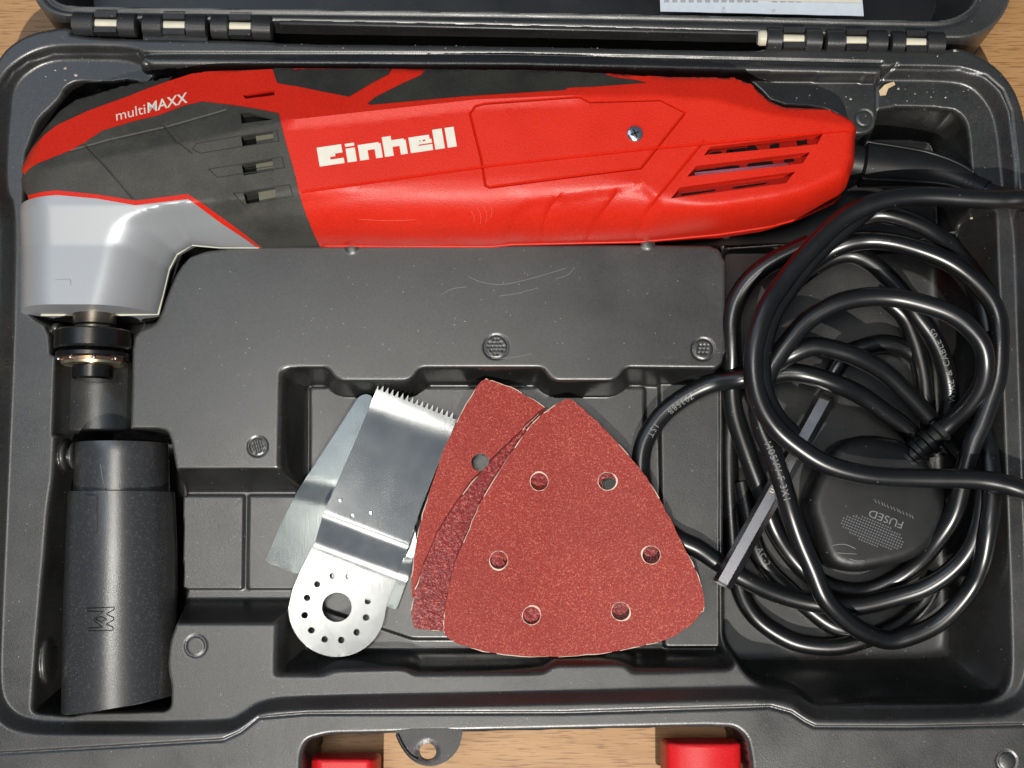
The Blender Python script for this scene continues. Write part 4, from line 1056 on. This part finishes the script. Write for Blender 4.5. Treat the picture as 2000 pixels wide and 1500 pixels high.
def ZBB(x, y):
    u = (x - cB[0]) * eB[0] + (y - cB[1]) * eB[1]
    return np.minimum(ZBA(x, y) - 1.3, -9.2 + .09 * (x - cB[0]) + 1.3 * sstep(26.5, 34.5, u) - .05 * np.maximum(u - 36, 0))
bpx = [(516, 1097), (545, 1030), (579, 962), (613, 912), (660, 840), (694, 787), (702, 775), (714, 770), (726, 773), (736, 800), (770, 860), (800, 950), (815, 1060), (800, 1120), (774, 1191), (640, 1144)]
sc_out = roundc(WP(bpx, -9.8), 1.2)
scr_ = shell('scraper_blade', sc_out, ZBB, M_STEEL2, None, 1.8, .8, seg=1.2, sharp=60, jitter=.0, loc=(cB[0], cB[1], -9))
tag(scr_, 'plain flat scraper blade half hidden under the saw blade', 'blade')

# ------------------------------------------------------------------ sanding sheets
def sheet(name, px, z_of, mat, holes_px, label, z0, hr=3.15, edge=True):
    a_ = np.array(px, float); zz_ = np.full(len(a_), z0)
    def fit_(a_):
        zz_ = np.full(len(a_), float(z0))
        for _ in range(12):
            q_ = W(a_[:, 0], a_[:, 1], zz_); zz_ = .4 * zz_ + .6 * z_of(q_[:, 0], q_[:, 1])
        return W(a_[:, 0], a_[:, 1], zz_)
    out = fit_(a_); out = catmull(out, 5, True)
    out = out + rng.normal(0, .10, out.shape)
    hs = [circle(hc_, hr, 22) + rng.normal(0, .07, (22, 2)) for hc_ in fit_(np.array(holes_px, float))]
    c = out.mean(0)
    o = shell(name, out, z_of, [mat, M_EDGE], None, 2.0, 1.1, holes=hs, seg=1.1, sharp=40, loc=(c[0], c[1], z0), edge_mi=1)
    tag(o, label, 'sandpaper', 'triangular red sanding sheets')
    fr = []; i = 0                                   # pale frayed paper along the cut
    while i < len(out) - 3:
        n_ = random.randint(3, 9)
        if random.random() < .62:
            q_ = out[i:i + n_] + (out[i:i + n_] - c) * .0006; C = np.column_stack([q_, z_of(q_[:, 0], q_[:, 1]) - .05])
            if len(C) > 2: fr.append(tube(C, np.array([random.uniform(.06, .2) for _ in C]), 5))
        i += n_
    V, F = join(fr); fe_ = mesh('frayed_edge', V, F, M_EDGE, o); fe_['kind'] = 'stuff'
    if edge:
        for k, h in enumerate(hs):
            m = 26; cc = h.mean(0); V = []; F = []
            for i in range(m):
                w = 2 * math.pi * i / m; r0 = hr - .05; r1 = hr + random.uniform(.02, .2) + .45 * max(0, math.sin(w + k * 1.7)) ** 3
                for r_ in (r0, r1):
                    x, y = cc[0] + r_ * math.cos(w), cc[1] + r_ * math.sin(w); V.append((x, y, float(z_of(np.array([x]), np.array([y]))[0]) + (.10 if r_ == r0 else .03)))
            for i in range(m): j = (i + 1) % m; F.append((2 * i, 2 * i + 1, 2 * j + 1, 2 * j))
            mesh('torn_hole_edge', V, F, M_EDGE, o, True)
    return o
xa, xb = W(1100, 900, -4)[0], W(1255, 900, -4)[0]
xl3, xm3 = W(815, 1000, 0)[0], W(1090, 1000, -6)[0]
def ZS1(x, y): return np.interp(x, [xl3, xm3, xm3 + 60], [-1.2, -7.6, -9.0]) + .12 * np.sin(y * .05)
def ZS2(x, y): return ZS1(x, y) + 1.4
def ZS3(x, y): return np.maximum(ZS1(x, y) + 2.9, -6.3 + 3.4 * sstep(xa, xb, x)) + .2 * np.sin(x * .06 + y * .05)
sheet('sanding_sheet', [(948, 741), (962, 744), (1008, 762), (1066, 797), (1125, 845), (1160, 890), (1185, 1000), (1180, 1100), (1120, 1170), (1000, 1200), (880, 1190), (812, 1170), (804, 1150), (806, 1110), (813, 1060), (826, 1005), (846, 940), (871, 870), (905, 800), (934, 752)],
      ZS1, M_SAND1, [(938, 903)], 'fine red sanding sheet at the back, lying on the saw blade', -3.0, edge=False)
sheet('sanding_sheet', [(1064, 801), (1080, 806), (1150, 860), (1230, 960), (1290, 1080), (1310, 1170), (1290, 1215), (1180, 1245), (1050, 1250), (940, 1244), (868, 1234), (832, 1230), (810, 1226), (804, 1205), (806, 1177), (826, 1108), (860, 1032), (904, 966), (952, 908), (1003, 858), (1042, 818)],
      ZS2, M_SAND2, [(1050, 960), (1000, 1090), (1190, 950)], 'coarse glossy dark red sanding sheet between the two finer ones', -1.0, edge=False)
sheet('sanding_sheet', [(1098, 783), (1110, 779), (1124, 786), (1166, 824), (1218, 878), (1262, 932), (1302, 1000), (1332, 1060), (1356, 1108), (1370, 1146), (1376, 1178), (1370, 1196), (1345, 1224), (1306, 1247), (1250, 1262), (1180, 1275), (1090, 1283), (1000, 1280), (930, 1268), (884, 1252), (868, 1237), (867, 1216), (871, 1176), (885, 1110), (911, 1046), (945, 970), (996, 888), (1036, 832), (1068, 803)],
      ZS3, M_SAND1, [(1053, 941), (1186, 940), (974, 1094), (1272, 1084), (1038, 1202), (1212, 1194)], 'front red sanding sheet with six torn holes, on top of the pile', -5.0)

# ------------------------------------------------------------------ hex key
hp0, hp1 = W3(1410, 1143, -.5), W3(1606, 790, -6)
hd = (hp1 - hp0) / np.linalg.norm(hp1 - hp0)
side = np.cross(hd, (0, 0, 1)); side /= np.linalg.norm(side); upn = np.cross(side, hd)
bend = hp1 + hd * 3
cl = [hp0, hp0 + hd * .6] + [hp0 + (hp1 - hp0) * t for t in np.linspace(.04, 1, 12)]
dn = np.array([.35, .15, -.75]); dn /= np.linalg.norm(dn)
for t in np.linspace(.1, 1, 6): cl.append(hp1 + hd * 5 * t * (1 - t / 2) * 1.2 + dn * 5 * t * t)
cl.append(cl[-1] + dn * 4)
cl = np.array(cl); V = []; F = []
Tn = np.gradient(cl, axis=0); Tn /= np.linalg.norm(Tn, axis=1)[:, None]
for k, (p, t) in enumerate(zip(cl, Tn)):
    s_ = np.cross(t, (0, 0, 1)); s_ /= np.linalg.norm(s_); u_ = np.cross(s_, t); r = 3.1 if k == 0 else 3.55
    for i in range(6): w = math.pi / 3 * i + math.radians(12); V.append(p + r * (math.cos(w) * s_ + math.sin(w) * u_))
for k in range(len(cl) - 1):
    for i in range(6): j = (i + 1) % 6; F.append((k * 6 + j, k * 6 + i, (k + 1) * 6 + i, (k + 1) * 6 + j))
F.append(tuple(range(6))[::-1][::-1]); F.append(tuple(range((len(cl) - 1) * 6, len(cl) * 6))[::-1])
hexk = mesh('hex_key', V, F, M_HEX, None, True, 25, loc=tuple(hp0)); tag(hexk, 'worn steel hex key stuck under the coiled black cord', 'hex key')
bevelled(hexk, .25, 2)
V2, Fg = glyphs('6mm', 3.6)
mid_ = hp0 + (hp1 - hp0) * .55; tnrm = math.cos(math.radians(98 - 60 - 30 + 60)) 
fn = math.radians(12 + 90); nrm_ = math.cos(fn) * side + math.sin(fn) * upn; tx = -hd; ty = np.cross(nrm_, tx)
P = np.array([mid_ + nrm_ * (3.55 * math.cos(math.pi / 6) + .05) + tx * (a - 3) + ty * (b - 1.2) for a, b in V2])
mesh('size_marking', P, Fg, flat('worn gilt marking', (.75, .62, .45), .4), hexk, False)

# ------------------------------------------------------------------ manual in the lid
mq = WP([(1283, -150), (1290, 22), (1687, 31), (1672, -150)], 1.5)
man = thing('manual', 'pale instruction booklet tucked into the lid by the right hinge', 'booklet', (mq[:, 0].mean(), mq[:, 1].mean(), -2))
shell('back_page', mq, lambda x, y: 1.5 + 0 * x, M_PAPER, man, 12, .5)
shell('front_page', WP([(1283, -150), (1289, 18), (1684, 27), (1670, -150)], 2.4) * [1, 1] + [0, 4.2], lambda x, y: 2.4 + .06 * np.sin(x * .1), flat('warm paper', (.58, .56, .48), .7), man, 12, .4)
def pz(x, y): return 1.5 + 0 * np.asarray(x)
letter_px('DK', (1417, 25), (1417, 11), 11, hf=pz, mat=M_INK, name='print', parent=man, surf=False, zc=1.5, dz=.05)
letter_px('S', (1514, 25), (1514, 18), 10, hf=pz, mat=M_INK, name='print', parent=man, surf=False, zc=1.5, dz=.05)
for a in list(range(1297, 1395, 16)) + [1409, 1424, 1440, 1455, 1470, 1508, 1524, 1540, 1555]:
    q = WP([(a, -2), (a + 10, -2), (a + 10, 5), (a, 5)], 1.5); mesh('print', [(p[0], p[1], 1.56) for p in q], [(3, 2, 1, 0)], M_INK, man, False)

# ------------------------------------------------------------------ crumbs of sawdust
chips = []
def chip(px, py, r):
    q = W(px, py, 2); z = tray_z(q[0], q[1]); n = random.randint(5, 7)
    P = [(q[0] + r * random.uniform(.5, 1.2) * math.cos(2 * math.pi * i / n), q[1] + r * random.uniform(.4, 1.0) * math.sin(2 * math.pi * i / n), z + .03) for i in range(n)]
    V = P + [(q[0], q[1], z + .03 + r * .5)]; return V, [(i, (i + 1) % n, n) for i in range(n)]
for (px, py, r) in [(104, 134, .5), (124, 130, .7), (144, 143, .8), (124, 153, .4), (86, 146, .35), (1558, 188, .45), (1584, 183, .55), (1664, 190, .5), (1655, 186, .4), (1758, 170, .6), (1790, 180, .4), (1822, 186, .4), (1826, 115, .4), (1860, 105, .8), (1740, 162, .8), (1918, 412, .9), (1912, 178, .4), (1850, 187, .4)]:
    chips.append(chip(px, py, r))
for _ in range(80):
    a = random.random()
    if a < .3: p = (random.uniform(540, 1480), random.uniform(88, 101))
    elif a < .5: p = (random.uniform(1720, 1930), random.uniform(160, 208))
    elif a < .65: p = (random.uniform(1480, 1700), random.uniform(168, 255))
    else: p = (random.uniform(300, 1400), random.uniform(500, 700))
    chips.append(chip(*p, random.uniform(.12, .3)))
V, F = join(chips); dustp = mesh('sawdust', V, F, flat('pale sawdust', (.50, .44, .34), .8), None, False, loc=(0, 0, 0)); tag(dustp, 'pale crumbs of sawdust scattered over the case rim', 'sawdust', kind='stuff')
shv = WP([(1718, 188), (1716, 178), (1726, 168), (1745, 160), (1748, 166), (1733, 175), (1728, 188)], 0)
sv = shell('wood_shaving', shv, lambda x, y: .9 + .5 * np.sin(x * .9), flat('pine shaving', (.62, .47, .28), .7), None, .8, .3, loc=(shv[0, 0], shv[0, 1], 0))
tag(sv, 'small pale wood shaving on the rim at upper right', 'shaving')
